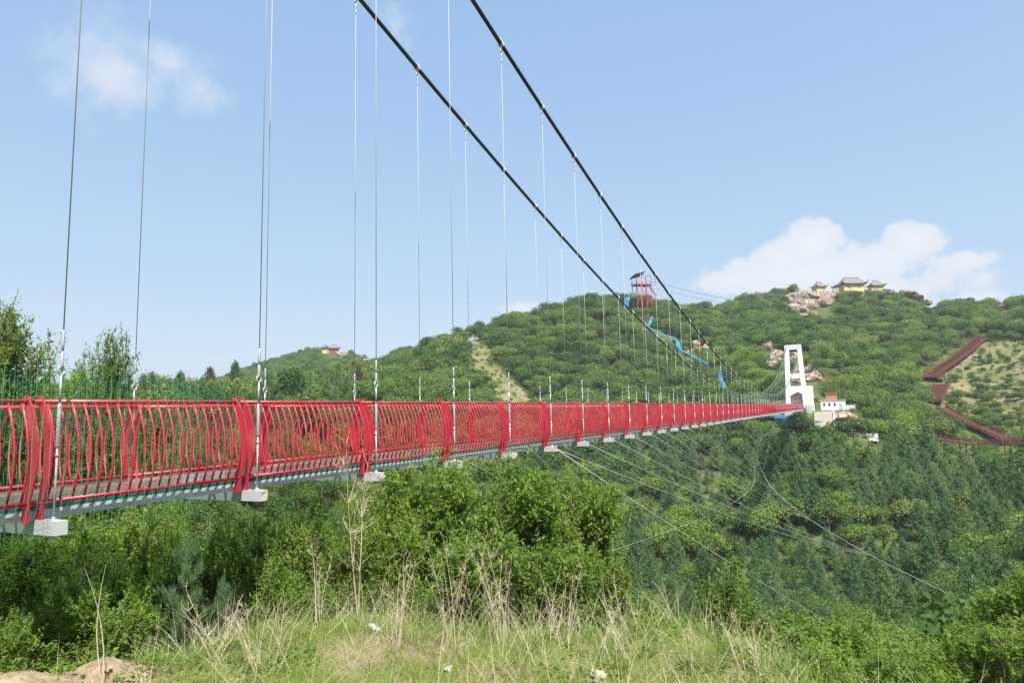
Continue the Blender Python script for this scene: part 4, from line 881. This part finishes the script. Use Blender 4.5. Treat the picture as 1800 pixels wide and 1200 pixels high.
# red-brown stairway and boardwalk
def boardwalk(name, segs, label):
    t = tag(empty(name, segs[0][0][0]), label, 'boardwalk'); o = segs[0][0][0].copy()
    for pts, wd, stairs in segs:
        for a, b in zip(pts[:-1], pts[1:]):
            f = (b-a); L_ = f.length; h_ = Vector((f.x, f.y, 0)).normalized(); s = Vector((h_.y, -h_.x, 0))
            MB().bar(a-o, b-o, wd, .25).obj('deck', WOODRED, t)
            if stairs:
                m = MB(); n = max(4, int(L_/.5))
                for k in range(n): m.box(a.lerp(b, (k+.5)/n)-o+Vector((0, 0, .16)), (wd/2-.12, .2, .1), (s, h_, Vector((0, 0, 1))))
                tr = m.obj('tread', WOODRED, t); tr['kind'] = 'stuff'
            for q in (-1, 1):
                e = s*q*(wd/2+.03); r_ = MB()
                for z in (.45, .8, 1.15): r_.bar(a-o+e+Vector((0, 0, z)), b-o+e+Vector((0, 0, z)), .07, .1)
                n = max(2, int(L_/.45))
                for k in range(n): r_.bar(a.lerp(b, k/n)-o+e+Vector((0, 0, .15)), a.lerp(b, k/n)-o+e+Vector((0, 0, 1.12)), .05, .05)
                r_.obj('railing', WOODRED, t)
                n = max(1, int(L_/3.2))
                for k in range(n+1):
                    c = a.lerp(b, k/n)-o+e; MB().box(c+Vector((0, 0, .65)), (.09, .09, .75)).obj('railing_post', WOODRED, t)
                    g = float(H(c.x+o.x, c.y+o.y))-o.z
                    if k % 2 == 0 and c.z-g > .3: MB().bar(c-s*q*.3+Vector((0, 0, -.1)), Vector((c.x, c.y, g-.4))-s*q*.3, .2, .2).obj('support_post', WOODRED, t)
            for k in range(int(L_/2)+1):
                c = a.lerp(b, k*2/L_ if L_ else 0); dd = math.hypot(c.x, c.y); EXTRA_SKIP.append((c.x, c.y, wd*.6+1.6)); EXTRA_SKIP.append((c.x*(1-5/dd), c.y*(1-5/dd), wd*.6+1.2))
    return t
def wp(x, y, lift=1.2): q = hit(x, y, lift, 150); q.z += lift; return q
s1 = [wp(1727, 592), wp(1700, 617), wp(1668, 640), wp(1633, 663)]; land = wp(1640, 668)
boardwalk('hill_stairway', [(s1, 4.6, True), ([s1[-1]+Vector((-3.5, 0, 0)), s1[-1]+Vector((5, -.5, 0))], 4.2, False)], 'long red-brown stairway climbing the hill beside the terraces')
boardwalk('hill_stairway', [([wp(1656, 676), wp(1641, 706)], 5.0, True)], 'short red-brown stair flight below the landing, facing the valley')
boardwalk('hill_stairway', [([wp(1655, 718), wp(1690, 738), wp(1735, 757), wp(1772, 775)], 3.4, True)], 'middle red-brown stairway sloping down past the orchard')
e0 = wp(1648, 771, 2.0); e1 = wp(1715, 781, 3.4); e2 = wp(1830, 779, 4.2)
boardwalk('boardwalk', [([e0, e1, e2], 3.2, False)], 'level red-brown boardwalk on tall posts at the right edge')
st = tag(empty('hill_steps', on(1258, 398)), 'narrow pale steps climbing to the saddle of the hill', 'steps'); o_ = st.location.copy()
a, b = hit(1251, 551, 0, 250), hit(1273, 534, 0, 250)
for k in range(16): MB().box(a.lerp(b, k/15)-o_+Vector((0, 0, .5)), (1.0, 1.1, .5)).obj('step', STONE, st)

# ------------------------------------------------------------------ trees: the largest in view as things, the rest as woods
EX = np.array(EXTRA_SKIP)
kp = np.ones(len(px), bool)
h0_ = np.where(species == 0, 6.0, 8.0)*scl_
for f in (.35, .9):
    cx_, cy_, _ = pix(np.stack([px, py, pzg+h0_*f], 1))
    for poly, rm in CLEARVIEW: kp &= ~(inpoly(cx_, cy_, poly) & (rr > rm))
for (x, y, r) in EX: kp &= (px-x)**2 + (py-y)**2 > r*r
px, py, rr, aa, pzg, ix, iy, species, var, scl_, rotz, nzv = (q[kp] for q in (px, py, rr, aa, pzg, ix, iy, species, var, scl_, rotz, nzv))
hts = np.where(species == 0, 6.4, np.where(species == 1, 7.2, 9.0))*scl_
vis = (ix > -30) & (ix < 1830) & (iy < 1300)
top = np.stack([px, py, pzg+hts*.8], 1)
hid = np.zeros(len(px), bool)
for f in np.linspace(.08, .97, 60): hid |= H(top[:, 0]*f, top[:, 1]*f) > top[:, 2]*f
size = np.where(vis & ~hid, hts/rr, 0)
REG = [
 (lambda k: ix[k] < 330, 'below the left end of the bridge'), (lambda k: (iy[k] > 800) & (ix[k] < 1080), 'in the valley under the bridge deck'),
 (lambda k: (iy[k] > 700) & (ix[k] < 1330), 'on the valley side behind the bridge railing'), (lambda k: (iy[k] <= 700) & (ix[k] < 1250), 'on the wooded spur below the red lookout tower'),
 (lambda k: (iy[k] <= 760) & (ix[k] < 1660), 'on the slope around the white tower'), (lambda k: iy[k] > 960, 'low in the valley at the lower right'), (lambda k: ix[k] > 1500, 'on the right-hand valley slope'), (lambda k: True, 'in the valley below the white tower')]
def region(k):
    for f, t in REG:
        if f(k): return t
KIND = {0: ('broadleaf_tree', ['round dark green broadleaf tree', 'yellow-green broadleaf tree'], HILL_FAR, MID_2), 1: ('pine_tree', ['blue-green pine tree'], PINE_FAR, PINE_2), 2: ('conifer_tree', ['tall pointed conifer', 'withered brown conifer'], FIR_FAR, None)}
single = np.zeros(len(px), bool)
for sp, (nm, kinds, far, mid) in KIND.items():
    idx = np.where((species == sp) & (size > 0))[0]; idx = idx[np.argsort(-size[idx])][:285]
    for q, k in enumerate(idx):
        single[k] = True; loc = (px[k], py[k], pzg[k]-.25); s = float(scl_[k]); odd = var[k] == 4 and sp != 1
        lab = ('small ' if s < .78 else 'large ' if s > 1.0 else '') + kinds[1 if odd else 0] + ' ' + region(k) + (', near row' if rr[k] < 48 else ', middle rows' if rr[k] < 90 else ', far rows'); grp = lab.replace(' tree ', ' trees ').replace('conifer ', 'conifers ')
        if mid is not None and rr[k] < (130 if sp == 0 else 75):
            e = empty(nm, loc, float(rotz[k])); e.scale = (s, s, s*(1.0+.12*math.sin(k))); tag(e, lab, 'tree', grp)
            cm, tmn = mid[(3 if odd else int(var[k]) % 3)]; inst('crown', cm, e); inst('trunk', tmn, e)
        else:
            fm = far[(len(far)-1 if odd else int(var[k]) % (len(far)-(0 if sp == 1 else 1)))]
            o = inst(nm, fm, None, loc, (0, 0, float(rotz[k])), (s, s, s*(1.0+.12*math.sin(k)))); tag(o, lab, 'tree', grp)
hidden_col = bpy.data.collections.new('tree_kinds')
def woods(name, sel, meshes, label, pts=None):
    """one object: points with variant, scale and turn; geometry nodes set a plant on each"""
    col = bpy.data.collections.new(name+'_kinds')
    for q, me in enumerate(meshes): col.objects.link(bpy.data.objects.new('%02d_%s_source' % (q, name), me))
    if pts is None:
        idx = np.where(sel)[0]; P_ = np.stack([px[idx], py[idx], pzg[idx]-.25], 1); sc_, rz_ = scl_[idx], rotz[idx]; odd = len(meshes)-1
        vv = np.where((var[idx] == 4) & (odd > 2 or 'conifer' in name), odd, var[idx] % max(1, (odd if (odd > 2 or 'conifer' in name) else len(meshes))))
    else: P_, sc_, rz_, vv = pts
    me = bpy.data.meshes.new(name); me.vertices.add(len(P_)); me.vertices.foreach_set('co', P_.astype(np.float32).ravel())
    for n, t, v in (('variant', 'INT', vv.astype(np.int32)), ('size', 'FLOAT', sc_.astype(np.float32)), ('turn', 'FLOAT', rz_.astype(np.float32))): me.attributes.new(n, t, 'POINT').data.foreach_set('value', v)
    o = inst(name, me); ng = bpy.data.node_groups.new(name, 'GeometryNodeTree')
    ng.interface.new_socket('Geometry', in_out='INPUT', socket_type='NodeSocketGeometry'); ng.interface.new_socket('Geometry', in_out='OUTPUT', socket_type='NodeSocketGeometry')
    N, L = ng.nodes, ng.links; gi = N.new('NodeGroupInput'); go = N.new('NodeGroupOutput'); ip = N.new('GeometryNodeInstanceOnPoints'); ci = N.new('GeometryNodeCollectionInfo')
    ci.inputs['Collection'].default_value = col; ci.inputs['Separate Children'].default_value = True; ci.inputs['Reset Children'].default_value = True; ci.transform_space = 'ORIGINAL'
    def attr(n, t): a = N.new('GeometryNodeInputNamedAttribute'); a.data_type = t; a.inputs['Name'].default_value = n; return a.outputs['Attribute']
    cx = N.new('ShaderNodeCombineXYZ'); L.new(attr('turn', 'FLOAT'), cx.inputs['Z'])
    L.new(gi.outputs[0], ip.inputs['Points']); L.new(ci.outputs[0], ip.inputs['Instance']); ip.inputs['Pick Instance'].default_value = True
    L.new(attr('variant', 'INT'), ip.inputs['Instance Index']); L.new(cx.outputs[0], ip.inputs['Rotation']); L.new(attr('size', 'FLOAT'), ip.inputs['Scale']); L.new(ip.outputs[0], go.inputs[0])
    md = o.modifiers.new('trees', 'NODES'); md.node_group = ng
    return tag(o, label, 'woods', kind='stuff')
woods('broadleaf_forest', (species == 0) & ~single, HILL_FAR, 'dense green broadleaf woods covering the hills')
woods('pine_forest', (species == 1) & ~single, PINE_FAR, 'blue-green pine plantation filling the valley')
woods('conifer_forest', (species == 2) & ~single, FIR_FAR, 'belt of dark conifers beyond the bridge at left')
# orchard shrubs on the terraces and in the hillside clearing
ORCH = [two('orchard_shrub', hill_tree(90+k, 3.0, 2.4, 900, .3, 10), LEAF_TREE) for k in range(2)]
def shrub_at(x, y, s, label, grp, k):
    p = hit(x, y, 0, 120)
    if np.any((EX[:, 0]-p.x)**2 + (EX[:, 1]-p.y)**2 < (EX[:, 2]*.5)**2): return
    e = empty('orchard_shrub', p-Vector((0, 0, .15)), random.uniform(0, 6)); e.scale = (s, s, s); tag(e, label, 'shrub', grp); inst('crown', ORCH[k % 2][0], e); inst('trunk', ORCH[k % 2][1], e)
k = 0
for y in (622, 632, 640, 652, 664, 676, 688, 698, 706, 716, 726, 736, 746, 757):
    for x in range(1668, 1820, 13 if y < 670 else 16):
        xx, yy = x + random.uniform(-7, 7), y + random.uniform(-4, 4)
        if inpoly(np.array([xx]), np.array([yy]), TERRACE)[0] and random.random() < .68:
            k += 1; shrub_at(xx, yy, random.uniform(.5, .95)*(1.0 if y < 670 else 1.5), 'small green shrub in the %s rows of the hillside terraces' % ('upper' if y < 655 else 'middle' if y < 705 else 'lower'), 'shrubs planted on the terraces', k)
for x, y, s in ((842, 668, 1.5), (856, 676, 1.6), (868, 690, 1.5), (845, 690, 1.4), (832, 640, .9), (861, 640, .8)): shrub_at(x, y, s, 'dark shrub growing in the dry hillside clearing', 'shrubs in the clearing', k); k += 1

sx_ = rng.uniform(-140, 160, 60000); sy_ = rng.uniform(150, 420, 60000); sz_ = H(sx_, sy_); su, sv, _ = pix(np.stack([sx_, sy_, sz_], 1)); srr = np.hypot(sx_, sy_)
SCRUBLAND = [TERRACE, CLEARING, RAVINE, [(1600, 560), (1745, 560), (1700, 640), (1640, 690), (1600, 690)], [(1590, 690), (1830, 740), (1830, 880), (1640, 860), (1590, 800)], [(1420, 722), (1530, 722), (1550, 800), (1430, 790)]]
sk = np.zeros(len(sx_), bool)
for k_i, poly in enumerate(SCRUBLAND): sk |= inpoly(su, sv, poly) & (srr > 150) & (rng.random(len(sx_)) < (.16 if k_i < 3 else .42))
for (x, y, r) in EX: sk &= (sx_-x)**2 + (sy_-y)**2 > (r*.62)**2
sk &= ~((sx_ > -6) & (sx_ < 0) & (sy_ > 188) & (sy_ < 199))
ns = int(sk.sum())
woods('scrub', None, [one('scrub_bush', hill_tree(95, 3.0, 2.2, 420, .34, 9), LEAF_TREE), one('scrub_bush', hill_tree(96, 3.2, 1.8, 420, .34, 9), LEAF_BRIGHT)], 'low green scrub on the terraces and around the boardwalks', (np.stack([sx_, sy_, sz_-.15], 1)[sk], rng.uniform(.18, .6, ns), rng.uniform(0, 6.28, ns), rng.integers(0, 2, ns)))

for k_i, (x, y, s_) in enumerate(((1404, 752, 1.7), (1414, 764, 1.8), (1422, 776, 1.9), (1440, 782, 1.9), (1458, 780, 1.8), (1474, 772, 1.8), (1492, 768, 1.7), (1508, 764, 1.8), (1468, 792, 2.0), (1430, 796, 2.0), (1488, 784, 1.9), (1392, 762, 1.6))):
    shrub_at(x, y, s_, 'leafy green tree on the bank just below the plaza stairs', 'trees below the plaza stairs', k_i)

# ------------------------------------------------------------------ shrubs, young pines and trees close by
BUSH = [two('shrub', bush(100+k, 2.6, 2.6, 520, 24, .095, stems=7), LEAF_BRIGHT if k == 1 else LEAF_BUSH) for k in range(3)]
TALL = [two('shrub', bush(110+k, 2.8, 5.2, 760, 26, .095, stems=8, tall=.2), LEAF_BRIGHT if k == 1 else LEAF_BUSH) for k in range(3)]
SAPL = [two('sapling', bush(120+k, 1.7, 5.6, 330, 24, .095, stems=5, tall=.6), LEAF_BUSH) for k in range(2)]
BIGT = [two('tree', bush(130+k, 4.6, 9.5, 640, 28, .15, stems=7, flat=1.0, base=.25, tall=1.0, shoot=.8), LEAF_BRIGHT) for k in range(2)]
NPINE = [two('young_pine', pine(140+k, 1.9, 3.2, 11, 7, 20, .13, .009), LEAF_PINE) for k in range(2)]
DIMS = {'TALL': (TALL, 2.8, 5.2), 'BUSH': (BUSH, 2.6, 2.6), 'SAPL': (SAPL, 1.7, 5.6), 'BIGT': (BIGT, 4.6, 9.5), 'PINE': (NPINE, 1.9, 3.2)}
def near_plant(kind, v, x, ytop, r, wpx, name, label, cat='shrub', group=None, sink=.1):
    p = on(x, r, (ytop+1000)/2 if ytop > 700 else 680); zt = at(x, ytop, r).z; h = max(.5, zt-p.z)*1.03
    c_ = ray(x, 742)@CF/math.hypot(*ray(x, 742)[:2]); w = wpx*r*c_/FOCAL
    if kind == 'BUSH' and h > 1.4*w: kind = 'TALL'
    ms, w0, h0 = DIMS[kind]; cm, tmn = ms[v % len(ms)]
    e = empty(name, p-Vector((0, 0, sink)), random.uniform(0, 6.28)); sx = w/w0*1.12; e.scale = (sx, sx, (h+sink)/h0); tag(e, label, cat, group); inst('crown', cm, e); inst('trunk', tmn, e)
    return e
SH = [
 (770, 797, 11.6, 250, 'tall leafy green shrub left of centre, its top touching the bridge deck'), (902, 800, 12.2, 250, 'tallest leafy green shrub in the middle, before the bridge beams'),
 (1012, 822, 12.8, 200, 'right shoulder of the central green thicket, beside the guy cables'), (702, 890, 10.6, 180, 'leafy shrub at the left foot of the central thicket'),
 (842, 930, 9.2, 240, 'low leafy shrub in front of the central thicket'), (960, 950, 9.2, 240, 'low leafy shrub at the right front of the central thicket'), (1058, 960, 10.2, 160, 'small shrub at the right edge of the central thicket'),
 (425, 886, 14.0, 210, 'dense green shrub under the second crossbeam'), (300, 905, 17.0, 190, 'green shrub below the deck, left of the young dark pine'), (205, 922, 16.0, 210, 'green shrub below the first crossbeam'),
 (62, 938, 15.0, 250, 'leafy shrub at the left edge below the bridge'), (-25, 965, 12.0, 200, 'shrub cut by the left edge of the picture'), (125, 1008, 11.0, 230, 'low dark shrub behind the crumbling earth lip'),
 (232, 1040, 9.4, 170, 'low shrub behind the crossed dry stems'), (20, 1075, 8.0, 150, 'small shrub at the left edge above the earth lip'), (485, 985, 11.2, 170, 'shrub between the young pine and the dead branching weed'), (565, 1015, 10.0, 150, 'low shrub behind the dead branching weed'), (640, 985, 10.5, 140, 'low shrub at the foot of the dead branching weed'),
 (170, 962, 13, 180, 'leafy shrub under the first bay of the deck'), (350, 935, 13.4, 170, 'leafy shrub above the young dark pine'), (92, 985, 12.6, 190, 'leafy shrub low under the bridge at left'), (262, 968, 14.4, 170, 'leafy shrub between the two first crossbeams'), (500, 925, 13, 170, 'leafy shrub right of the second crossbeam'), (610, 905, 12.4, 140, 'leafy shrub behind the dead branching weed'),
 (1130, 1050, 10.6, 180, 'low shrub below the long guy cable'), (1212, 1085, 9.6, 170, 'low shrub at the foot of the pale sapling'), (1330, 1062, 13.0, 210, 'shrub just right of the pale sapling'), (1432, 1092, 12.0, 210, 'low shrub under the guy cable, right of centre'),
 (1378, 1125, 9.0, 210, 'shrub behind the grey dead twigs at lower right'), (1505, 1085, 15.0, 230, 'shrub on the bank edge before the pine plantation'), (1602, 1105, 13.0, 230, 'shrub at lower right where the guy cable ends'), (1685, 1135, 10.0, 200, 'low shrub left of the willowy corner shrub'),
 (1798, 1000, 10.0, 190, 'tall willowy shrub at the right edge'), (1742, 1095, 8.2, 160, 'small shrub in front of the right-edge willowy shrub'), (1560, 1155, 8.0, 210, 'low shrub at the bottom edge, lower right'), (1150, 1105, 8.4, 170, 'light shrub overlapping the right end of the grassy mound'), (1075, 1105, 8.0, 130, 'small shrub at the grass edge below the central thicket'), (1325, 1140, 7.9, 170, 'low shrub among dry twigs at bottom right of centre'), (1450, 1150, 7.4, 180, 'low leafy shrub behind the low dry twigs'),
 (1255, 1152, 7.6, 170, 'small shrub at the bottom edge right of the stones')]
for k, (x, y, r, w, lab) in enumerate(SH): near_plant('BUSH', k*3+k//4, x, y, r, w, 'shrub', lab, 'shrub', 'shrubs on the near bank')
near_plant('SAPL', 0, 1268, 936, 13.0, 130, 'sapling', 'pale green upright sapling rising over the guy cable', 'sapling', 'saplings on the near bank')
near_plant('SAPL', 1, 1690, 1060, 16.0, 110, 'sapling', 'thin sapling beside the wind cable at right', 'sapling', 'saplings on the near bank')
for k, (x, y, r, w, lab) in enumerate([(42, 562, 21, 200, 'tall airy green tree behind the bridge at the far left'), (168, 602, 23, 130, 'smaller airy tree behind the bridge, second from the left'), (-70, 590, 20, 200, 'tree cut by the left edge behind the bridge'), (108, 655, 25, 220, 'low tree filling the gap between the two airy trees'), (250, 700, 30, 170, 'low tree behind the second far hanger')]):
    near_plant('BIGT', 0 if k in (0, 1) else k, x, y, r, w, 'broadleaf_tree', lab, 'tree', 'trees behind the bridge')
for k, (x, y, r, w, lab) in enumerate([(325, 965, 9.6, 150, 'young dark pine in front of the bridge at lower left'), (565, 893, 17, 130, 'young blue-green pine behind the dead branching weed'), (395, 1030, 9.0, 90, 'small pine beside the young dark pine'), (1182, 1022, 13, 80, 'slim young pine left of the pale sapling'), (1088, 1062, 11, 70, 'tiny young pine below the central thicket'), (1215, 1050, 14, 60, 'thin pine top beside the pale sapling')]):
    near_plant('PINE', k, x, y, r, w, 'young_pine', lab, 'pine', 'young pines on the near bank')

# ------------------------------------------------------------------ grass, dry weeds, stones and litter on the mound
def grass(name, n, hmin, hmax, wd, mt, label, seed, thresh, lean=.5, rmax=7.4):
    R = np.random.default_rng(seed); r = np.sqrt(R.uniform(2.6**2, rmax**2, n)); a = np.radians(R.uniform(-70, 16, n)); x, y = r*np.sin(a), r*np.cos(a)
    nz = np.array([mnoise.fractal((u*.9, v*.9, seed), 1.0, 2.0, 3) for u, v in zip(x, y)]); k = nz > thresh - .5*R.random(n)
    for (lx, ly, lr) in LIPS: k &= np.hypot(x-lx, y-ly) > lr*(.7+.5*R.random(len(x)))
    x, y = x[k], y[k]; n = len(x)
    P = np.stack([x, y, H(x, y)-.01], 1); A = np.stack([R.normal(size=n)*lean, R.normal(size=n)*lean, np.ones(n)], 1); L = R.uniform(hmin, hmax, n)
    A = unit(A); S = unit(np.cross(A, R.normal(size=(n, 3)))); bend_ = np.stack([A[:, 0], A[:, 1], np.zeros(n)], 1)*.35
    W = wd*(.7+.6*R.random(n))[:, None]; L = L[:, None]
    V = np.stack([P-S*W, P+S*W, P+A*L*.6+S*W*.7+bend_*L*.1, P+A*L*.6-S*W*.7+bend_*L*.1, P+A*L+bend_*L*.5-[0, 0, .02]], 1).reshape(-1, 3)
    b = np.arange(n)*5; F1 = np.stack([b, b+1, b+2, b+3], 1); F2 = np.stack([b+3, b+2, b+4, b+4], 1)
    me = bpy.data.meshes.new(name); F = np.concatenate([F1, F2]); 
    me.from_pydata(V.tolist(), [], F1.tolist() + F2[:, :3].tolist()); me.materials.append(mt); me.update()
    return tag(inst(name, me), label, 'grass', kind='stuff')
TURF = leaf_mat('turf_blades', (.12, .21, .035), (.21, .29, .06), (.33, .34, .13), .35, 1.3, 0)
grass('grass', 110000, .025, .085, .0016, TURF, 'short bright green grass on the mound', 3, -.05)
grass('grass_tufts', 26000, .07, .24, .002, TURF, 'longer green grass blades on the mound', 9, .05, .45)
grass('dry_grass', 9000, .10, .5, .0011, DRY, 'thin pale dry grass stalks over the mound', 14, .0, .6)
def ground_weeds():
    R = np.random.default_rng(77); n = 900; r = np.sqrt(R.uniform(2.8**2, 7.2**2, n)); a = np.radians(R.uniform(-68, 14, n)); cx, cy = r*np.sin(a), r*np.cos(a)
    k = np.array([mnoise.noise((x*.7, y*.7, 4.4)) for x, y in zip(cx, cy)]) > -.05; cx, cy = cx[k], cy[k]; n = len(cx); q = 34
    rad = R.uniform(.04, .14, n)[:, None]; ph = R.uniform(0, 6.283, (n, q)); ro = rad*np.sqrt(R.random((n, q))); x = (cx[:, None]+ro*np.cos(ph)).ravel(); y = (cy[:, None]+ro*np.sin(ph)).ravel()
    z = H(x, y) + (R.random((n, q))*(rad*.9)).ravel(); P = np.stack([x, y, z], 1); A = np.stack([np.cos(ph).ravel(), np.sin(ph).ravel(), np.full(n*q, .35)], 1) + R.normal(size=(n*q, 3))*.35
    sz = R.uniform(.018, .045, n*q); V, F = leaves(P, A, sz, sz*.42, R, .15, up=np.array([0, 0, 1.0])); return tag(inst('low_weeds', np_mesh('low_weeds', V, F, LEAF_BUSH)), 'low leafy weeds creeping over the mound', 'weeds', kind='stuff')
ground_weeds()
def weed(p, h, n, spread, branch, seed, label, rad=.0032, name='dry_weed', twigs=6):
    R = random.Random(seed); m = MB()
    for s in range(n):
        a = R.uniform(0, 6.28); ln = h*R.uniform(.6, 1.0); sp = spread*R.uniform(.2, 1.0); d = Vector((math.cos(a)*sp, math.sin(a)*sp, 1)).normalized()
        q = Vector((R.uniform(-.08, .08)*spread*2, R.uniform(-.08, .08)*spread*2, -.03)); pts = [q.copy()]
        cv = Vector((R.uniform(-.3, .3), R.uniform(-.3, .3), -.12))
        for k in range(6): q = q + d*ln/6; d = (d + cv*.16 + Vector((R.uniform(-.06, .06), R.uniform(-.06, .06), 0))).normalized(); pts.append(q.copy())
        m.tube(pts, [rad*(1-.75*k/6) for k in range(7)], 4)
        for b in range(int(branch*R.uniform(.6, 1.3))):
            k = R.randint(2, 6); o = pts[k]; bd = (Vector((R.uniform(-1, 1), R.uniform(-1, 1), R.uniform(.2, 1.2)))).normalized(); bl = ln*R.uniform(.08, .24)*(1.1-.1*k)
            tip = o+bd*bl+Vector((0, 0, .15*bl)); m.tube([o, o+bd*bl*.5, tip], [rad*.45, rad*.35, rad*.15], 3)
            for t in range(R.randint(0, twigs)): e = o.lerp(tip, R.uniform(.3, 1)); m.tube([e, e+Vector((R.uniform(-1, 1), R.uniform(-1, 1), R.uniform(0, 1)))*bl*.35], [rad*.25, rad*.1], 3, cap=False)
    return tag(inst(name, m.mesh(name, DRY), None, p, (0, 0, R.uniform(0, 6))), label, 'dry weed', 'dry weeds on the mound')
def gp(x, y): return hit(x, y, 0, 2.2)
def wh(x, y, yt):                                                  # plant foot, and its height from the picture
    p = gp(x, y); r = math.hypot(p.x, p.y); return p, max(.1, at(x, yt, r).z - p.z)
p, h = wh(628, 1092, 748); weed(p, h, 2, .12, 26, 1, 'tall dead branching weed reaching up across the red railing', .005, twigs=9)
p, h = wh(560, 1100, 940); weed(p, h, 4, .25, 14, 2, 'dead weed with pale forked stems left of the tall branching one', .0035)
p = on(190, 4.9, 1120); h = at(190, 945, 4.9).z - p.z; weed(p, h, 2, .22, 2, 33, 'two bare pale stalks crossing like scissors at lower left', .0035, twigs=0)
p, h = wh(390, 1160, 985); weed(p, h, 7, .75, 12, 4, 'sprawling dry branches leaning left before the young pine', .0035)
p, h = wh(480, 1175, 1040); weed(p, h, 8, .8, 10, 5, 'low fan of dry branches at the bottom left of centre', .003)
p, h = wh(690, 1130, 960); weed(p, h, 8, .4, 8, 6, 'clump of dry stems just right of the white litter')
p, h = wh(790, 1140, 930); weed(p, h, 9, .35, 8, 7, 'dry weed clump before the central thicket, left part')
p, h = wh(880, 1125, 935); weed(p, h, 9, .35, 9, 8, 'dry weed clump before the central thicket, middle part')
p, h = wh(985, 1130, 970); weed(p, h, 8, .4, 8, 9, 'dry weed clump before the central thicket, right part')
p, h = wh(1095, 1150, 1000); weed(p, h, 6, .4, 7, 10, 'few tall dry stalks right of the central thicket')
p, h = wh(1400, 1190, 1060); weed(p, h, 16, .5, 12, 11, 'dense bundle of grey dry twigs at the bottom right of centre', .0035)
p, h = wh(1330, 1185, 1060); weed(p, h, 9, .5, 9, 12, 'thin dry twigs left of the dense grey bundle', .003)
p, h = wh(1500, 1195, 1110); weed(p, h, 9, .6, 8, 13, 'low dry twigs right of the dense grey bundle', .003)
p, h = wh(1740, 1195, 1090); weed(p, h, 12, .6, 12, 14, 'pale bare twigs in front of the right-edge shrub', .0035)
p, h = wh(60, 1165, 1080); weed(p, h, 6, .6, 6, 15, 'short dry stalks on the earth lip at far left', .003)
p, h = wh(270, 1165, 1060); weed(p, h, 7, .5, 7, 16, 'short dry stalks on the grass right of the earth lip', .003)
p, h = wh(1200, 1180, 1080); weed(p, h, 8, .5, 8, 17, 'dry grass stems at the bottom edge right of the stones', .003)
PEBBLE = mat('pale_stone', (.46, .41, .34), .9, var=.2, vscale=6, bump=.5, bscale=30)
CLOD = mat('dry_earth', (.27, .21, .14), .95, var=.3, vscale=9, bump=1.0, bscale=18)
SMALLROCK = [rock_mesh(50+k, 3, .6) for k in range(6)]
for k, me in enumerate(SMALLROCK): me.materials.clear(); me.materials.append(PEBBLE if k < 3 else CLOD)
for k, (x, y, s, lab) in enumerate([(1050, 1186, .05, 'fist-sized pale stone on the grass at bottom centre'), (1062, 1190, .035, 'smaller pale stone touching the fist-sized one'), (790, 1178, .04, 'pale stone half sunk in grass among dry stems'), (75, 1176, .05, 'eroded earth clod at the left end of the lip'), (128, 1168, .06, 'largest eroded earth clod on the lip')]):
    p = gp(x, y); o = inst('stone', SMALLROCK[k if k < 3 else 3 + k % 3], None, p + Vector((0, 0, s*.2)), (.2*k, .1, k), (s*1.25, s, s*.62)); tag(o, lab, 'stone')
cl = MB(); R_ = random.Random(8)
for k in range(170):
    lx, ly, lr = LIPS[k % len(LIPS)]; x, y = lx + R_.gauss(0, .5)*lr, ly + R_.gauss(0, .5)*lr; q = .006 + .03*R_.random()**3; c = Vector((x, y, float(H(x, y)) + q*.3))
    vs = [c + Vector((R_.gauss(0, 1), R_.gauss(0, 1), R_.gauss(0, .7))).normalized()*q for _ in range(6)]; cl.add(vs, [(0, 1, 2), (0, 2, 3), (0, 3, 4), (0, 4, 1), (5, 2, 1), (5, 3, 2), (5, 4, 3), (5, 1, 4)])
tag(cl.obj('earth_crumbs', CLOD), 'loose crumbs of dry earth on the lip at lower left', 'earth crumbs', kind='stuff')
p = gp(660, 1106); m = MB(); n = 12
for j in range(5):
    for i in range(n+1): u, v = i/n-.5, j/4-.5; m.v.append((u*.2, v*.06, .025 + .010*math.sin(i*1.3+j)+.008*math.cos(j*1.7+i*.5)-.05*v*v*2))
for j in range(4):
    for i in range(n): b = j*(n+1)+i; m.f.append((b, b+1, b+n+2, b+n+1)); m.m.append(0)
b = len(m.v); m.v += [(x, y, z-.006) for x, y, z in m.v]; m.f += [tuple(b+q for q in reversed(f)) for f in m.f[:]]; m.m = [0]*len(m.f)
PLASTIC = mat('white_plastic_film', (.75, .77, .82), .35, var=.05, col2=(.35, .45, .75), c2scale=14, c2lo=.58, c2hi=.64)
o = inst('plastic_litter', m.mesh('plastic_litter', PLASTIC, True), None, p, (0, 0, -.5)); tag(o, 'crumpled white plastic litter lying on the grass', 'litter')

# ------------------------------------------------------------------ summer haze
hz = bpy.data.materials.new('haze_air'); hz.use_nodes = True; nt = hz.node_tree; nt.nodes.clear()
ho = nt.nodes.new('ShaderNodeOutputMaterial'); hv = nt.nodes.new('ShaderNodeVolumePrincipled'); hv.inputs['Color'].default_value = (.86, .92, 1.0, 1); hv.inputs['Density'].default_value = HAZE; hv.inputs['Anisotropy'].default_value = .2
nt.links.new(hv.outputs[0], ho.inputs['Volume'])
hb = MB().box((-150, 300, 40), (520, 520, 82)).obj('haze', hz); tag(hb, 'thin pale summer haze over the valley', 'haze', kind='stuff')
